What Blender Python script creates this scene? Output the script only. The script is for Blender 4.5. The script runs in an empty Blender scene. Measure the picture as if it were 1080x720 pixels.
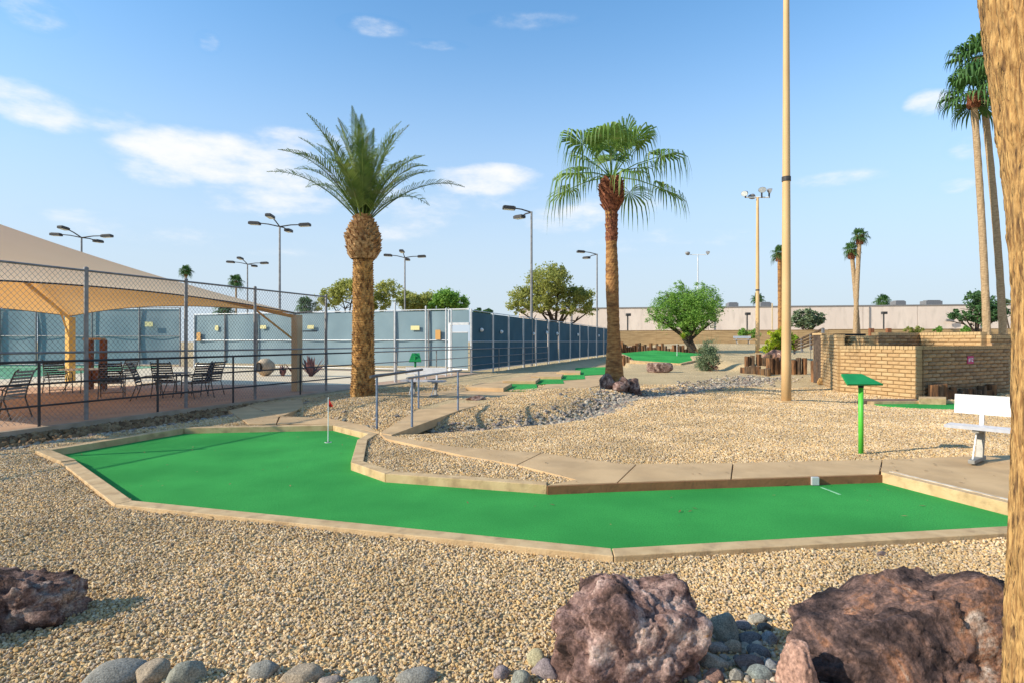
import bpy, bmesh, math, random
import numpy as np
from mathutils import Vector, Matrix
PI = math.pi
random.seed(7)
rng = np.random.RandomState(11)
scene = bpy.context.scene
C = scene.collection

# ------------------------------------------------------------------ camera
H = 1.55          # eye height above the paths
F = 600.0         # 20 mm lens on a 36 mm wide frame, in photo pixels
cam_d = bpy.data.cameras.new('camera'); cam = bpy.data.objects.new('camera', cam_d)
C.objects.link(cam); scene.camera = cam
cam.location = (0, 0, H); cam.rotation_euler = (PI/2, 0, 0)
cam_d.sensor_width = 36; cam_d.lens = 20.0; cam_d.clip_end = 5000; cam_d.clip_start = 0.05

# ------------------------------------------------------------------ light
SUN_EL = math.radians(28.5)
sd = Vector((-0.945, -0.315, 0)).normalized()
sun_dir = Vector((sd.x*math.cos(SUN_EL), sd.y*math.cos(SUN_EL), math.sin(SUN_EL)))
sl = bpy.data.lights.new('sun', 'SUN'); sl.energy = 5.0; sl.angle = math.radians(0.5)
sl.color = (1.0, 0.90, 0.74)
so = bpy.data.objects.new('sun', sl); C.objects.link(so)
so.location = (-20, -8, 14)
so.rotation_euler = (-sun_dir).to_track_quat('-Z', 'Y').to_euler()

scene.view_settings.view_transform = 'Standard'; scene.view_settings.look = 'None'
scene.view_settings.exposure = 0.30; scene.view_settings.gamma = 1.0

# clouds: (photo x, photo y, half width px, half height px, strength)
CLOUDS = [(30,112,80,24,1.0),(-60,112,70,30,1.0),(225,166,105,27,1.1),(300,178,70,30,.9),(170,180,50,18,.8),(508,190,66,17,1.1),
          (285,212,85,18,.65),(600,230,55,16,.7),(35,14,45,18,.75),(740,250,50,12,.5),(978,108,28,14,.7),
          (1008,196,26,9,.75),(1030,155,34,16,.6),(395,28,36,9,.5),(220,45,14,10,.4),(150,245,90,14,.5),
          (560,22,60,8,.25),(420,235,70,20,.5),(460,48,30,5,.3),(700,255,100,14,.4),(90,230,60,10,.4),(1180,120,90,40,.9),(330,150,60,14,.6),(80,120,90,16,.6),(450,215,120,18,.45),(640,215,70,14,.45),(240,258,110,12,.4),(880,190,60,10,.35)]
world = bpy.data.worlds.new('World'); scene.world = world; world.use_nodes = True
nt = world.node_tree; N = nt.nodes; L = nt.links; N.clear()
def wn(t, **k):
    n = N.new(t)
    for a, b in k.items(): setattr(n, a, b)
    return n
def wmath(op, a, b=None, c=None):
    n = wn('ShaderNodeMath', operation=op)
    for i, v in enumerate((a, b, c)):
        if v is None: continue
        if isinstance(v, (int, float)): n.inputs[i].default_value = v
        else: L.new(v, n.inputs[i])
    return n.outputs[0]
sky = wn('ShaderNodeTexSky', sky_type='NISHITA'); sky.sun_disc = False
sky.sun_elevation = SUN_EL; sky.sun_rotation = math.atan2(sun_dir.x, sun_dir.y) % (2*PI)
sky.air_density = 1.0; sky.dust_density = 0.6; sky.ozone_density = 1.6; sky.altitude = 300
tc = wn('ShaderNodeTexCoord')
sep = wn('ShaderNodeSeparateXYZ'); L.new(tc.outputs['Generated'], sep.inputs[0])
noi = wn('ShaderNodeTexNoise'); noi.inputs['Scale'].default_value = 9; noi.inputs['Detail'].default_value = 8
noi.inputs['Roughness'].default_value = 0.62
mp = wn('ShaderNodeMapping'); mp.inputs['Scale'].default_value = (1, 1, 2.6); L.new(tc.outputs['Generated'], mp.inputs[0])
L.new(mp.outputs[0], noi.inputs['Vector'])
az = wmath('ARCTAN2', sep.outputs[0], sep.outputs[1])
el = wmath('ARCSINE', sep.outputs[2])
cover = None
for (px, py, wx, wy, st) in CLOUDS:
    a0 = math.atan2(px-540, F); e0 = math.atan2(360-py, math.hypot(F, px-540))
    k = math.cos(a0)
    da = wx/F*k*k; de = wy/F*k
    u = wmath('MULTIPLY_ADD', az, 1/da, -a0/da); v = wmath('MULTIPLY_ADD', el, 1/de, -e0/de)
    r2 = wmath('ADD', wmath('MULTIPLY', u, u), wmath('MULTIPLY', v, v))
    m = wmath('MULTIPLY', wmath('MAXIMUM', wmath('SUBTRACT', 1.35, r2), 0.0), st)
    m = wmath('MINIMUM', m, st*1.0)
    cover = m if cover is None else wmath('MAXIMUM', cover, m)
dens = wmath('ADD', wmath('MULTIPLY', cover, 0.95), wmath('MULTIPLY_ADD', noi.outputs[0], 2.5, -1.55))
dens = wmath('MULTIPLY', dens, wmath('MINIMUM', wmath('MULTIPLY', cover, 3.0), 1.0))
mr = wn('ShaderNodeMapRange', interpolation_type='SMOOTHSTEP')
mr.inputs['From Min'].default_value = -0.08; mr.inputs['From Max'].default_value = 1.15
mr.inputs['To Max'].default_value = 0.9; L.new(dens, mr.inputs['Value'])
hs = wn('ShaderNodeMix', data_type='RGBA', blend_type='MULTIPLY'); hs.inputs[0].default_value = 1.0
L.new(sky.outputs[0], hs.inputs[6]); hs.inputs[7].default_value = (1.20, 1.95, 2.25, 1)
# pale haze that thickens towards the horizon, all the way round
hz = wn('ShaderNodeMapRange', interpolation_type='SMOOTHERSTEP')
hz.inputs['From Min'].default_value = 0.62; hz.inputs['From Max'].default_value = -0.05
hz.inputs['To Max'].default_value = 0.97; L.new(sep.outputs[2], hz.inputs['Value'])
mh = wn('ShaderNodeMix', data_type='RGBA'); L.new(hz.outputs[0], mh.inputs[0]); L.new(hs.outputs[2], mh.inputs[6])
mh.inputs[7].default_value = (5.3, 6.05, 6.9, 1)
mc = wn('ShaderNodeMix', data_type='RGBA'); L.new(mr.outputs[0], mc.inputs[0]); L.new(mh.outputs[2], mc.inputs[6])
mc.inputs[7].default_value = (8.6, 8.5, 8.5, 1)
bg = wn('ShaderNodeBackground'); bg.inputs[1].default_value = 0.10; L.new(mc.outputs[2], bg.inputs[0])
ow = wn('ShaderNodeOutputWorld'); L.new(bg.outputs[0], ow.inputs[0])

# ------------------------------------------------------------------ helpers
def at(px, py, z=0.0):
    """ground point seen in the photo at px,py if it lies at height z"""
    d = (H-z)*F/(py-360.0); return Vector(((px-540)/F*d, d, z))
def atd(px, d, z=0.0): return Vector(((px-540)/F*d, d, z))
def zat(py, d): return H-(py-360)*d/F

_perm = rng.permutation(4096); _val = rng.rand(4096)
def vnoise(x, y, z):
    xi = np.floor(x).astype(int); yi = np.floor(y).astype(int); zi = np.floor(z).astype(int)
    xf = x-xi; yf = y-yi; zf = z-zi
    u = xf*xf*(3-2*xf); v = yf*yf*(3-2*yf); w = zf*zf*(3-2*zf)
    def h(a, b, c): return _val[_perm[(_perm[(_perm[a & 4095]+b) & 4095]+c) & 4095]]
    def lx(b, c): return h(xi, b, c)*(1-u)+h(xi+1, b, c)*u
    return (lx(yi, zi)*(1-v)+lx(yi+1, zi)*v)*(1-w)+(lx(yi, zi+1)*(1-v)+lx(yi+1, zi+1)*v)*w
def fbm(x, y, z, o=5, g=.5, l=2.03):
    s = 0; a = 1; t = 0
    for i in range(o):
        s = s+a*(vnoise(x+i*17.3, y+i*9.1, z+i*5.7)*2-1); t += a; a *= g; x = x*l; y = y*l; z = z*l
    return s/t
def sstep(x, a, b):
    t = np.clip((x-a)/(b-a), 0, 1); return t*t*(3-2*t)

class MB:
    def __init__(s): s.v = []; s.f = []
    def add(s, vs, fs):
        n = len(s.v); s.v.extend([tuple(p) for p in vs]); s.f.extend([tuple(i+n for i in f) for f in fs]); return s
    def box(s, c, sz, rz=0, ry=0, rx=0):
        M = Matrix.Translation(Vector(c)) @ Matrix.Rotation(rz, 4, 'Z') @ Matrix.Rotation(ry, 4, 'Y') @ Matrix.Rotation(rx, 4, 'X')
        a, b, d = sz[0]/2, sz[1]/2, sz[2]/2
        vs = [M @ Vector((x*a, y*b, z*d)) for z in (-1, 1) for y in (-1, 1) for x in (-1, 1)]
        return s.add(vs, [(0,2,3,1),(4,5,7,6),(0,1,5,4),(2,6,7,3),(0,4,6,2),(1,3,7,5)])
    def prism(s, poly, z0, z1):
        """poly: xy points, counter clockwise or not; caps as n-gons"""
        p = [(q[0], q[1]) for q in poly]
        ar = sum(p[i][0]*p[(i+1) % len(p)][1]-p[(i+1) % len(p)][0]*p[i][1] for i in range(len(p)))
        if ar < 0: p.reverse()
        n = len(p)
        z0s = z0 if isinstance(z0, (list, tuple)) else [z0]*n
        z1s = z1 if isinstance(z1, (list, tuple)) else [z1]*n
        vs = [(x, y, z0s[i]) for i, (x, y) in enumerate(p)]+[(x, y, z1s[i]) for i, (x, y) in enumerate(p)]
        fs = [tuple(range(n-1, -1, -1)), tuple(range(n, 2*n))]+[(i, (i+1) % n, n+(i+1) % n, n+i) for i in range(n)]
        return s.add(vs, fs)
    def tube(s, pts, r, seg=8, cap=True):
        pts = [Vector(p) for p in pts]; n = len(pts)
        rs = r if isinstance(r, (list, tuple)) else [r]*n
        vs = []; fs = []
        up = Vector((0, 0, 1)); prev = None
        for i, p in enumerate(pts):
            t = (pts[min(i+1, n-1)]-pts[max(i-1, 0)]).normalized()
            if prev is None:
                a = t.cross(Vector((1, 0, 0)) if abs(t.z) > .9 else up).normalized()
            else: a = (prev-t*prev.dot(t)).normalized()
            prev = a; b = t.cross(a)
            for k in range(seg):
                th = 2*PI*k/seg; vs.append(p+(a*math.cos(th)+b*math.sin(th))*rs[i])
        for i in range(n-1):
            for k in range(seg):
                k2 = (k+1) % seg; fs.append((i*seg+k, i*seg+k2, (i+1)*seg+k2, (i+1)*seg+k))
        if cap:
            fs.append(tuple(range(seg-1, -1, -1))); fs.append(tuple((n-1)*seg+k for k in range(seg)))
        return s.add(vs, fs)
    def mesh(s, name, m, smooth=False):
        me = bpy.data.meshes.new(name); me.from_pydata(s.v, [], s.f)
        if m: me.materials.append(m)
        if smooth: me.polygons.foreach_set('use_smooth', [True]*len(me.polygons))
        me.update(); return me
    def build(s, name, m, parent=None, smooth=False, bevel=0):
        return link(name, s.mesh(name, m, smooth), parent, bevel)
def link(name, me, parent=None, bevel=0):
    o = bpy.data.objects.new(name, me); C.objects.link(o)
    if parent is not None: o.parent = parent
    if bevel:
        b = o.modifiers.new('bevel', 'BEVEL'); b.width = bevel; b.segments = 2; b.limit_method = 'ANGLE'
    return o
def tag(o, label=None, cat=None, group=None, kind=None):
    if label: o['label'] = label
    if cat: o['category'] = cat
    if group: o['group'] = group
    if kind: o['kind'] = kind
    return o
def thing(name, label, cat, loc=(0, 0, 0), rz=0, group=None):
    o = bpy.data.objects.new(name, None); C.objects.link(o); o.location = loc; o.rotation_euler = (0, 0, rz)
    o.empty_display_size = .2
    return tag(o, label, cat, group)
def copy_tree(o, parent=None):
    c = o.copy(); C.objects.link(c)
    if parent is not None: c.parent = parent
    for ch in list(o.children): copy_tree(ch, c)
    return c
def npmesh(name, V, Fq, m=None, smooth=True):
    """numpy verts (n,3) and quads/tris (m,k)"""
    me = bpy.data.meshes.new(name); V = np.asarray(V, dtype=np.float32); Fq = np.asarray(Fq, dtype=np.int32)
    k = Fq.shape[1] if len(Fq) else 4
    me.vertices.add(len(V)); me.vertices.foreach_set('co', V.ravel())
    if len(Fq):
        me.loops.add(Fq.size); me.loops.foreach_set('vertex_index', Fq.ravel())
        me.polygons.add(len(Fq)); me.polygons.foreach_set('loop_start', np.arange(0, Fq.size, k, dtype=np.int32))
        me.polygons.foreach_set('loop_total', np.full(len(Fq), k, dtype=np.int32))
        me.polygons.foreach_set('use_smooth', np.full(len(Fq), smooth))
    if m: me.materials.append(m)
    me.update(calc_edges=True); me.validate(); return me

# ------------------------------------------------------------------ materials
def mat(name, c1, c2=None, scale=4.0, rough=.8, bump=0.0, bscale=None, metal=0.0, stretch=(1, 1, 1), lo=.35, hi=.65, detail=5,
        c3=None, s3=1.0, lo3=.5, hi3=.7, spec=.3, bdist=.01, trans=0.0, tcol=None):
    m = bpy.data.materials.new(name); m.use_nodes = True; nt = m.node_tree; n = nt.nodes; l = nt.links
    b = n['Principled BSDF']; b.inputs['Roughness'].default_value = rough; b.inputs['Metallic'].default_value = metal
    b.inputs['Specular IOR Level'].default_value = spec
    t = n.new('ShaderNodeTexCoord'); mpn = n.new('ShaderNodeMapping'); mpn.inputs['Scale'].default_value = stretch
    l.new(t.outputs['Object'], mpn.inputs[0])
    if c2 is None: b.inputs['Base Color'].default_value = (*c1, 1)
    else:
        no = n.new('ShaderNodeTexNoise'); no.inputs['Scale'].default_value = scale; no.inputs['Detail'].default_value = detail
        l.new(mpn.outputs[0], no.inputs['Vector'])
        r = n.new('ShaderNodeValToRGB'); r.color_ramp.elements[0].position = lo; r.color_ramp.elements[1].position = hi
        r.color_ramp.elements[0].color = (*c1, 1); r.color_ramp.elements[1].color = (*c2, 1)
        l.new(no.outputs[0], r.inputs[0]); col = r.outputs[0]
        if c3:
            n3 = n.new('ShaderNodeTexNoise'); n3.inputs['Scale'].default_value = s3; n3.inputs['Detail'].default_value = 6
            l.new(mpn.outputs[0], n3.inputs['Vector'])
            r3 = n.new('ShaderNodeMapRange'); r3.inputs['From Min'].default_value = lo3; r3.inputs['From Max'].default_value = hi3
            l.new(n3.outputs[0], r3.inputs['Value'])
            mx = n.new('ShaderNodeMix'); mx.data_type = 'RGBA'; l.new(r3.outputs[0], mx.inputs[0]); l.new(col, mx.inputs[6])
            mx.inputs[7].default_value = (*c3, 1); col = mx.outputs[2]
        l.new(col, b.inputs['Base Color'])
    if bump:
        nb = n.new('ShaderNodeTexNoise'); nb.inputs['Scale'].default_value = bscale or scale*4; nb.inputs['Detail'].default_value = 6
        l.new(mpn.outputs[0], nb.inputs['Vector'])
        bp = n.new('ShaderNodeBump'); bp.inputs['Strength'].default_value = bump; bp.inputs['Distance'].default_value = bdist
        l.new(nb.outputs[0], bp.inputs['Height']); l.new(bp.outputs[0], b.inputs['Normal'])
    if trans:
        out = n['Material Output']; tr = n.new('ShaderNodeBsdfTranslucent'); mx = n.new('ShaderNodeMixShader'); mx.inputs[0].default_value = trans
        if tcol: tr.inputs[0].default_value = (*tcol, 1)
        elif c2 is not None: l.new(col, tr.inputs[0])
        else: tr.inputs[0].default_value = (*c1, 1)
        l.new(b.outputs[0], mx.inputs[1]); l.new(tr.outputs[0], mx.inputs[2]); l.new(mx.outputs[0], out.inputs[0])
    return m
M = {}
M['path'] = mat('path_concrete', (.50,.325,.165), (.60,.40,.21), 2.2, .9, .45, 120, c3=(.36,.24,.13), s3=1.6, lo3=.48, hi3=.85)
M['curb'] = mat('curb_paint', (.50,.33,.165), (.60,.42,.225), 5, .8, .6, 70, c3=(.27,.17,.09), s3=7, lo3=.50, hi3=.85)
M['curb_pale'] = mat('curb_pale_paint', (.50,.38,.25), (.68,.60,.48), 12, .8, .3, 60)
M['turf'] = mat('turf', (.038,.285,.060), (.060,.39,.084), .8, .95, 1.0, 200, c3=(.024,.20,.042), s3=70, lo3=.44, hi3=.85, spec=.1, stretch=(1,1,1))
M['patio'] = mat('patio_concrete', (.42,.27,.18), (.50,.33,.22), 1.5, .9, .2, 60)
M['patio_edge'] = mat('patio_edge', (.30,.24,.17), (.42,.34,.25), 3, .9, .3, 50)
M['sand'] = mat('sand_concrete', (.62,.50,.34), (.70,.58,.41), 1.5, .9, .2, 60)
M['court'] = mat('court_green', (.10,.27,.13), (.13,.32,.17), .5, .8)
M['soil'] = mat('soil', (.05,.03,.018), (.12,.08,.045), 9, .95, .9, 25, bdist=.03)
M['galv'] = mat('galvanised', (.20,.19,.19), (.28,.27,.26), 6, .5, metal=.4)
M['galv_light'] = mat('galvanised_light', (.50,.51,.52), (.6,.6,.6), 6, .45, metal=.3)
M['dark_metal'] = mat('dark_metal', (.035,.033,.035), (.06,.055,.05), 8, .5)
M['rail_metal'] = mat('rail_metal', (.05,.05,.055), (.09,.09,.09), 8, .5)
M['blue_rail'] = mat('blue_rail', (.12,.17,.26), (.25,.30,.38), 12, .45, metal=.3)
M['screen'] = mat('windscreen', (.175,.245,.275), (.21,.285,.315), .8, .9, .2, 30, c3=(.15,.22,.255), s3=.35, lo3=.45, hi3=.7)
M['screen_shaded'] = mat('windscreen_shaded', (.045,.10,.135), (.06,.125,.165), .8, .9, .2, 30)  # same fabric as the pale screens, with the shade put into its colour
M['canopy'] = mat('canopy_fabric', (.90,.66,.40), (.93,.69,.43), .5, .9, trans=.32, tcol=(.85,.42,.10))
M['post_tan'] = mat('tan_paint', (.52,.38,.20), (.60,.45,.26), 3, .6)
M['pole_tan'] = mat('pole_tan_paint', (.54,.34,.155), (.61,.40,.19), 2.5, .6, stretch=(1,1,.3))
M['pole_sunlit'] = mat('sunlit_paint', (.60,.36,.08), (.66,.42,.12), 3, .6)  # golden tone holds the sunlight coming through the canopy fabric
M['alu'] = mat('aluminium', (.50,.50,.51), (.57,.57,.58), 20, .45, metal=.25, stretch=(1,1,1))
M['alu_seat'] = mat('aluminium_seat', (.40,.40,.43), (.46,.46,.49), 20, .5, metal=.25)
M['alu_leg'] = mat('aluminium_leg', (.22,.21,.19), (.32,.30,.27), 10, .55, metal=.3)
M['white'] = mat('white_paint', (.78,.78,.76), (.85,.85,.83), 8, .6)
M['green_paint'] = mat('green_paint', (.012,.22,.06), (.016,.26,.07), 8, .45)
M['lime_paint'] = mat('lime_paint', (.08,.45,.04), (.10,.5,.05), 8, .4)
M['black'] = mat('black', (.012,.012,.012), None, rough=.6)
M['red'] = mat('red_cloth', (.62,.02,.02), None, rough=.7, trans=.2)
M['orange'] = mat('orange_plate', (.52,.28,.09), None, rough=.7)
M['yellow'] = mat('yellow_plate', (.62,.56,.28), None, rough=.7)
M['pink'] = mat('pink_plate', (.55,.05,.14), None, rough=.6)
M['log'] = mat('log_wood', (.07,.035,.018), (.34,.16,.065), 9, .9, .8, 30, stretch=(1,1,.15), c3=(.03,.018,.012), s3=5, lo3=.5, hi3=.65)
M['log_dark'] = mat('log_wood_dark', (.045,.03,.02), (.18,.11,.06), 9, .9, .8, 30, stretch=(1,1,.2), c3=(.25,.13,.05), s3=4, lo3=.55, hi3=.7)
M['block'] = mat('slump_block', (.40,.25,.115), (.47,.305,.145), 4, .9, .6, 30, c3=(.36,.22,.10), s3=12, lo3=.5, hi3=.8)
M['block_b'] = mat('slump_block_pale', (.43,.28,.135), (.49,.335,.17), 4, .9, .6, 30)
M['block_c'] = mat('slump_block_brown', (.36,.22,.10), (.44,.28,.135), 4, .9, .6, 30)
M['block_shade'] = mat('block_shade_brown', (.30,.175,.085), (.44,.28,.145), 5, .9, .9, 25, c3=(.48,.34,.20), s3=9, lo3=.55, hi3=.75)  # browner than the sunlit blocks: shade of the wall put into the colour
M['block_shade_deep'] = mat('block_shade_dark', (.22,.13,.065), (.34,.21,.11), 5, .9, .9, 25)  # deeper tone of the painted wall shade
M['pier_shade'] = mat('pier_shade_brown', (.05,.035,.025), (.10,.07,.05), 8, .9, .5, 30)  # dark brown stands for the shade on the pier
M['edge_shade'] = mat('slab_edge_shade', (.27,.115,.05), (.34,.15,.07), 4, .9, .4, 40, c3=(.18,.08,.04), s3=8, lo3=.5, hi3=.75)  # brown that paints the shade on the slab edge facing the camera
M['mortar'] = mat('mortar', (.20,.13,.07), (.28,.19,.10), 6, .95)
M['bark_date'] = mat('date_bark', (.15,.07,.025), (.62,.36,.125), 14, .9, .5, 40, stretch=(1,1,.5), c3=(.10,.05,.025), s3=2.5, lo3=.52, hi3=.75)
M['boot'] = mat('frond_boot', (.24,.12,.045), (.58,.38,.19), 14, .9, .4, 50, c3=(.20,.09,.035), s3=6, lo3=.5, hi3=.7)
M['bark_fan'] = mat('fan_bark', (.20,.085,.028), (.42,.22,.075), 6, .9, .9, 30, stretch=(1,1,3), c3=(.10,.045,.02), s3=2, lo3=.5, hi3=.75)
M['bark_grey'] = mat('fan_bark_grey', (.26,.17,.09), (.44,.31,.18), 6, .9, .8, 30, stretch=(1,1,3))
M['boot_red'] = mat('red_boot', (.10,.03,.018), (.32,.12,.06), 16, .9, .4, 50)
M['frond'] = mat('date_leaf', (.08,.145,.025), (.21,.28,.06), 2.6, .5, trans=.3, c3=(.20,.19,.09), s3=3, lo3=.55, hi3=.75)
M['fan'] = mat('fan_leaf', (.09,.19,.03), (.22,.34,.07), 2.5, .5, trans=.3, c3=(.28,.27,.11), s3=5, lo3=.58, hi3=.75)
M['fan_dark'] = mat('fan_leaf_dark', (.03,.09,.02), (.08,.17,.035), 1.2, .6, trans=.2)
M['rachis'] = mat('leaf_stalk', (.22,.24,.08), (.34,.32,.14), 6, .6)
M['leaf_olive'] = mat('olive_leaf', (.27,.30,.07), (.50,.50,.15), .9, .7, trans=.55)
M['leaf_lime'] = mat('lime_leaf', (.14,.29,.045), (.30,.48,.09), 1.5, .6, trans=.4)
M['leaf_yellow'] = mat('yellow_leaf', (.14,.28,.02), (.50,.52,.03), 2.0, .6, trans=.3)
M['leaf_dark'] = mat('dark_leaf', (.04,.10,.035), (.09,.18,.06), 1.2, .7, trans=.25)
M['leaf_grey'] = mat('grey_leaf', (.09,.14,.07), (.22,.27,.14), 2.5, .7, trans=.15)
M['agave'] = mat('agave_red', (.09,.03,.03), (.2,.08,.07), 4, .6)
M['bark'] = mat('dark_bark', (.035,.025,.018), (.09,.065,.045), 8, .95, .6, 20)
M['clay'] = mat('clay', (.42,.30,.18), (.55,.42,.28), 5, .8)
M['wood_brown'] = mat('brown_wood', (.16,.06,.025), (.25,.10,.045), 6, .8, stretch=(1,1,.2))
M['sling'] = mat('sling_fabric', (.035,.035,.04), (.07,.07,.075), 30, .8)
M['sling_grey'] = mat('sling_fabric_grey', (.28,.30,.28), (.36,.38,.34), 30, .8)
M['frame_bronze'] = mat('bronze_frame', (.06,.045,.03), (.10,.075,.05), 10, .45)
M['building'] = mat('building_stucco', (.60,.50,.43), (.67,.57,.49), .3, .9, stretch=(1,1,.25), c3=(.50,.42,.36), s3=1.2, lo3=.5, hi3=.8)
M['lens'] = mat('lamp_lens', (.55,.58,.58), (.7,.72,.72), 4, .3)
M['far_wall'] = mat('far_wall', (.30,.20,.10), (.42,.29,.15), 2.5, .9, stretch=(.3,.3,2.2))

def rock_mat(name, cols, scale=3.0, bump=.8, bscale=18):
    m = bpy.data.materials.new(name); m.use_nodes = True; nt = m.node_tree; n = nt.nodes; l = nt.links
    b = n['Principled BSDF']; b.inputs['Roughness'].default_value = .9; b.inputs['Specular IOR Level'].default_value = .25
    t = n.new('ShaderNodeTexCoord')
    a = n.new('ShaderNodeTexNoise'); a.inputs['Scale'].default_value = scale; a.inputs['Detail'].default_value = 9
    a.inputs['Roughness'].default_value = .68; a.inputs['Distortion'].default_value = .6
    l.new(t.outputs['Object'], a.inputs['Vector'])
    r = n.new('ShaderNodeValToRGB'); e = r.color_ramp.elements
    while len(e) < len(cols): e.new(.5)
    for i, (p, c) in enumerate(cols): e[i].position = p; e[i].color = (*c, 1)
    l.new(a.outputs[0], r.inputs[0])
    g = n.new('ShaderNodeTexNoise'); g.inputs['Scale'].default_value = scale*16; g.inputs['Detail'].default_value = 5
    l.new(t.outputs['Object'], g.inputs['Vector'])
    gr = n.new('ShaderNodeMapRange'); gr.inputs['From Min'].default_value = .3; gr.inputs['From Max'].default_value = .7
    gr.inputs['To Min'].default_value = .55; gr.inputs['To Max'].default_value = 1.5; l.new(g.outputs[0], gr.inputs['Value'])
    mx = n.new('ShaderNodeMix'); mx.data_type = 'RGBA'; mx.blend_type = 'MULTIPLY'; mx.inputs[0].default_value = 1
    l.new(r.outputs[0], mx.inputs[6]); l.new(gr.outputs[0], mx.inputs[7]); l.new(mx.outputs[2], b.inputs['Base Color'])
    v = n.new('ShaderNodeTexNoise'); v.inputs['Scale'].default_value = bscale; v.inputs['Detail'].default_value = 8; v.inputs['Roughness'].default_value = .7
    l.new(t.outputs['Object'], v.inputs['Vector'])
    bp = n.new('ShaderNodeBump'); bp.inputs['Strength'].default_value = bump; bp.inputs['Distance'].default_value = .03
    l.new(v.outputs[0], bp.inputs['Height'])
    vo = n.new('ShaderNodeTexVoronoi'); vo.feature = 'DISTANCE_TO_EDGE'; vo.inputs['Scale'].default_value = bscale*1.1
    wp = n.new('ShaderNodeMix'); wp.data_type = 'VECTOR'; wp.inputs[0].default_value = .12; l.new(t.outputs['Object'], wp.inputs[4]); l.new(g.outputs['Color'], wp.inputs[5])
    l.new(wp.outputs[1], vo.inputs['Vector']); vr = n.new('ShaderNodeMapRange'); vr.inputs['From Max'].default_value = .09; l.new(vo.outputs['Distance'], vr.inputs['Value'])
    b2 = n.new('ShaderNodeBump'); b2.inputs['Strength'].default_value = bump*.55; b2.inputs['Distance'].default_value = .012
    l.new(vr.outputs[0], b2.inputs['Height']); l.new(bp.outputs[0], b2.inputs['Normal'])
    b3 = n.new('ShaderNodeBump'); b3.inputs['Strength'].default_value = bump*.6; b3.inputs['Distance'].default_value = .006
    l.new(g.outputs[0], b3.inputs['Height']); l.new(b2.outputs[0], b3.inputs['Normal']); l.new(b3.outputs[0], b.inputs['Normal'])
    return m
M['lava'] = rock_mat('lava_rock', [(.34,(.04,.025,.022)),(.42,(.15,.085,.068)),(.49,(.29,.175,.145)),(.55,(.44,.29,.24)),(.61,(.60,.45,.38)),(.68,(.58,.28,.09))], 4.2, 1.0, 14)
M['lava_b'] = rock_mat('lava_rock_dark', [(.36,(.022,.016,.018)),(.45,(.09,.058,.052)),(.51,(.21,.125,.10)),(.56,(.34,.16,.09)),(.61,(.42,.29,.22)),(.67,(.66,.55,.46))], 3.0, 1.0, 14)
M['lava_c'] = rock_mat('lava_rock_red', [(.34,(.035,.02,.016)),(.45,(.14,.08,.062)),(.53,(.28,.175,.14)),(.62,(.46,.34,.27))], 6, 1.0, 22)
M['pinkrock'] = rock_mat('pink_rock', [(.3,(.30,.17,.12)),(.5,(.46,.27,.20)),(.7,(.6,.42,.32))], 4)

def inst_mat(name, cols, rough=.85):
    m = bpy.data.materials.new(name); m.use_nodes = True; nt = m.node_tree; n = nt.nodes; l = nt.links
    b = n['Principled BSDF']; b.inputs['Roughness'].default_value = rough; b.inputs['Specular IOR Level'].default_value = .25
    oi = n.new('ShaderNodeObjectInfo'); r = n.new('ShaderNodeValToRGB'); e = r.color_ramp.elements
    r.color_ramp.interpolation = 'CONSTANT'
    while len(e) < len(cols): e.new(.5)
    for i, c in enumerate(cols): e[i].position = i/len(cols); e[i].color = (*c, 1)
    l.new(oi.outputs['Random'], r.inputs[0])
    ge = n.new('ShaderNodeNewGeometry'); no = n.new('ShaderNodeTexNoise'); no.inputs['Scale'].default_value = .9; no.inputs['Detail'].default_value = 6; no.inputs['Roughness'].default_value = .6
    l.new(ge.outputs['Position'], no.inputs['Vector']); mr_ = n.new('ShaderNodeMapRange'); mr_.inputs['From Min'].default_value = .35; mr_.inputs['From Max'].default_value = .65
    mr_.inputs['To Min'].default_value = .72; mr_.inputs['To Max'].default_value = 1.08; l.new(no.outputs[0], mr_.inputs['Value'])
    mx = n.new('ShaderNodeMix'); mx.data_type = 'RGBA'; mx.blend_type = 'MULTIPLY'; mx.inputs[0].default_value = 1
    l.new(r.outputs[0], mx.inputs[6]); l.new(mr_.outputs[0], mx.inputs[7]); l.new(mx.outputs[2], b.inputs['Base Color']); return m
GCOL = [tuple((c[0]*1.05, c[1]*.935, c[2]*.81)) for c in [(.52,.39,.21),(.60,.47,.28),(.66,.55,.37),(.45,.33,.19),(.58,.44,.25),(.70,.62,.46),(.50,.40,.27),(.36,.26,.16),(.63,.50,.30),(.55,.47,.37),(.60,.42,.20),(.42,.36,.29)]]
M['gravel'] = inst_mat('gravel_stone', GCOL)
M['cobble'] = inst_mat('wash_cobble', [(.23,.19,.155),(.32,.26,.20),(.38,.32,.255),(.18,.165,.155),(.44,.35,.26),(.30,.22,.18),(.26,.25,.21),(.50,.43,.33)])

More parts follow.
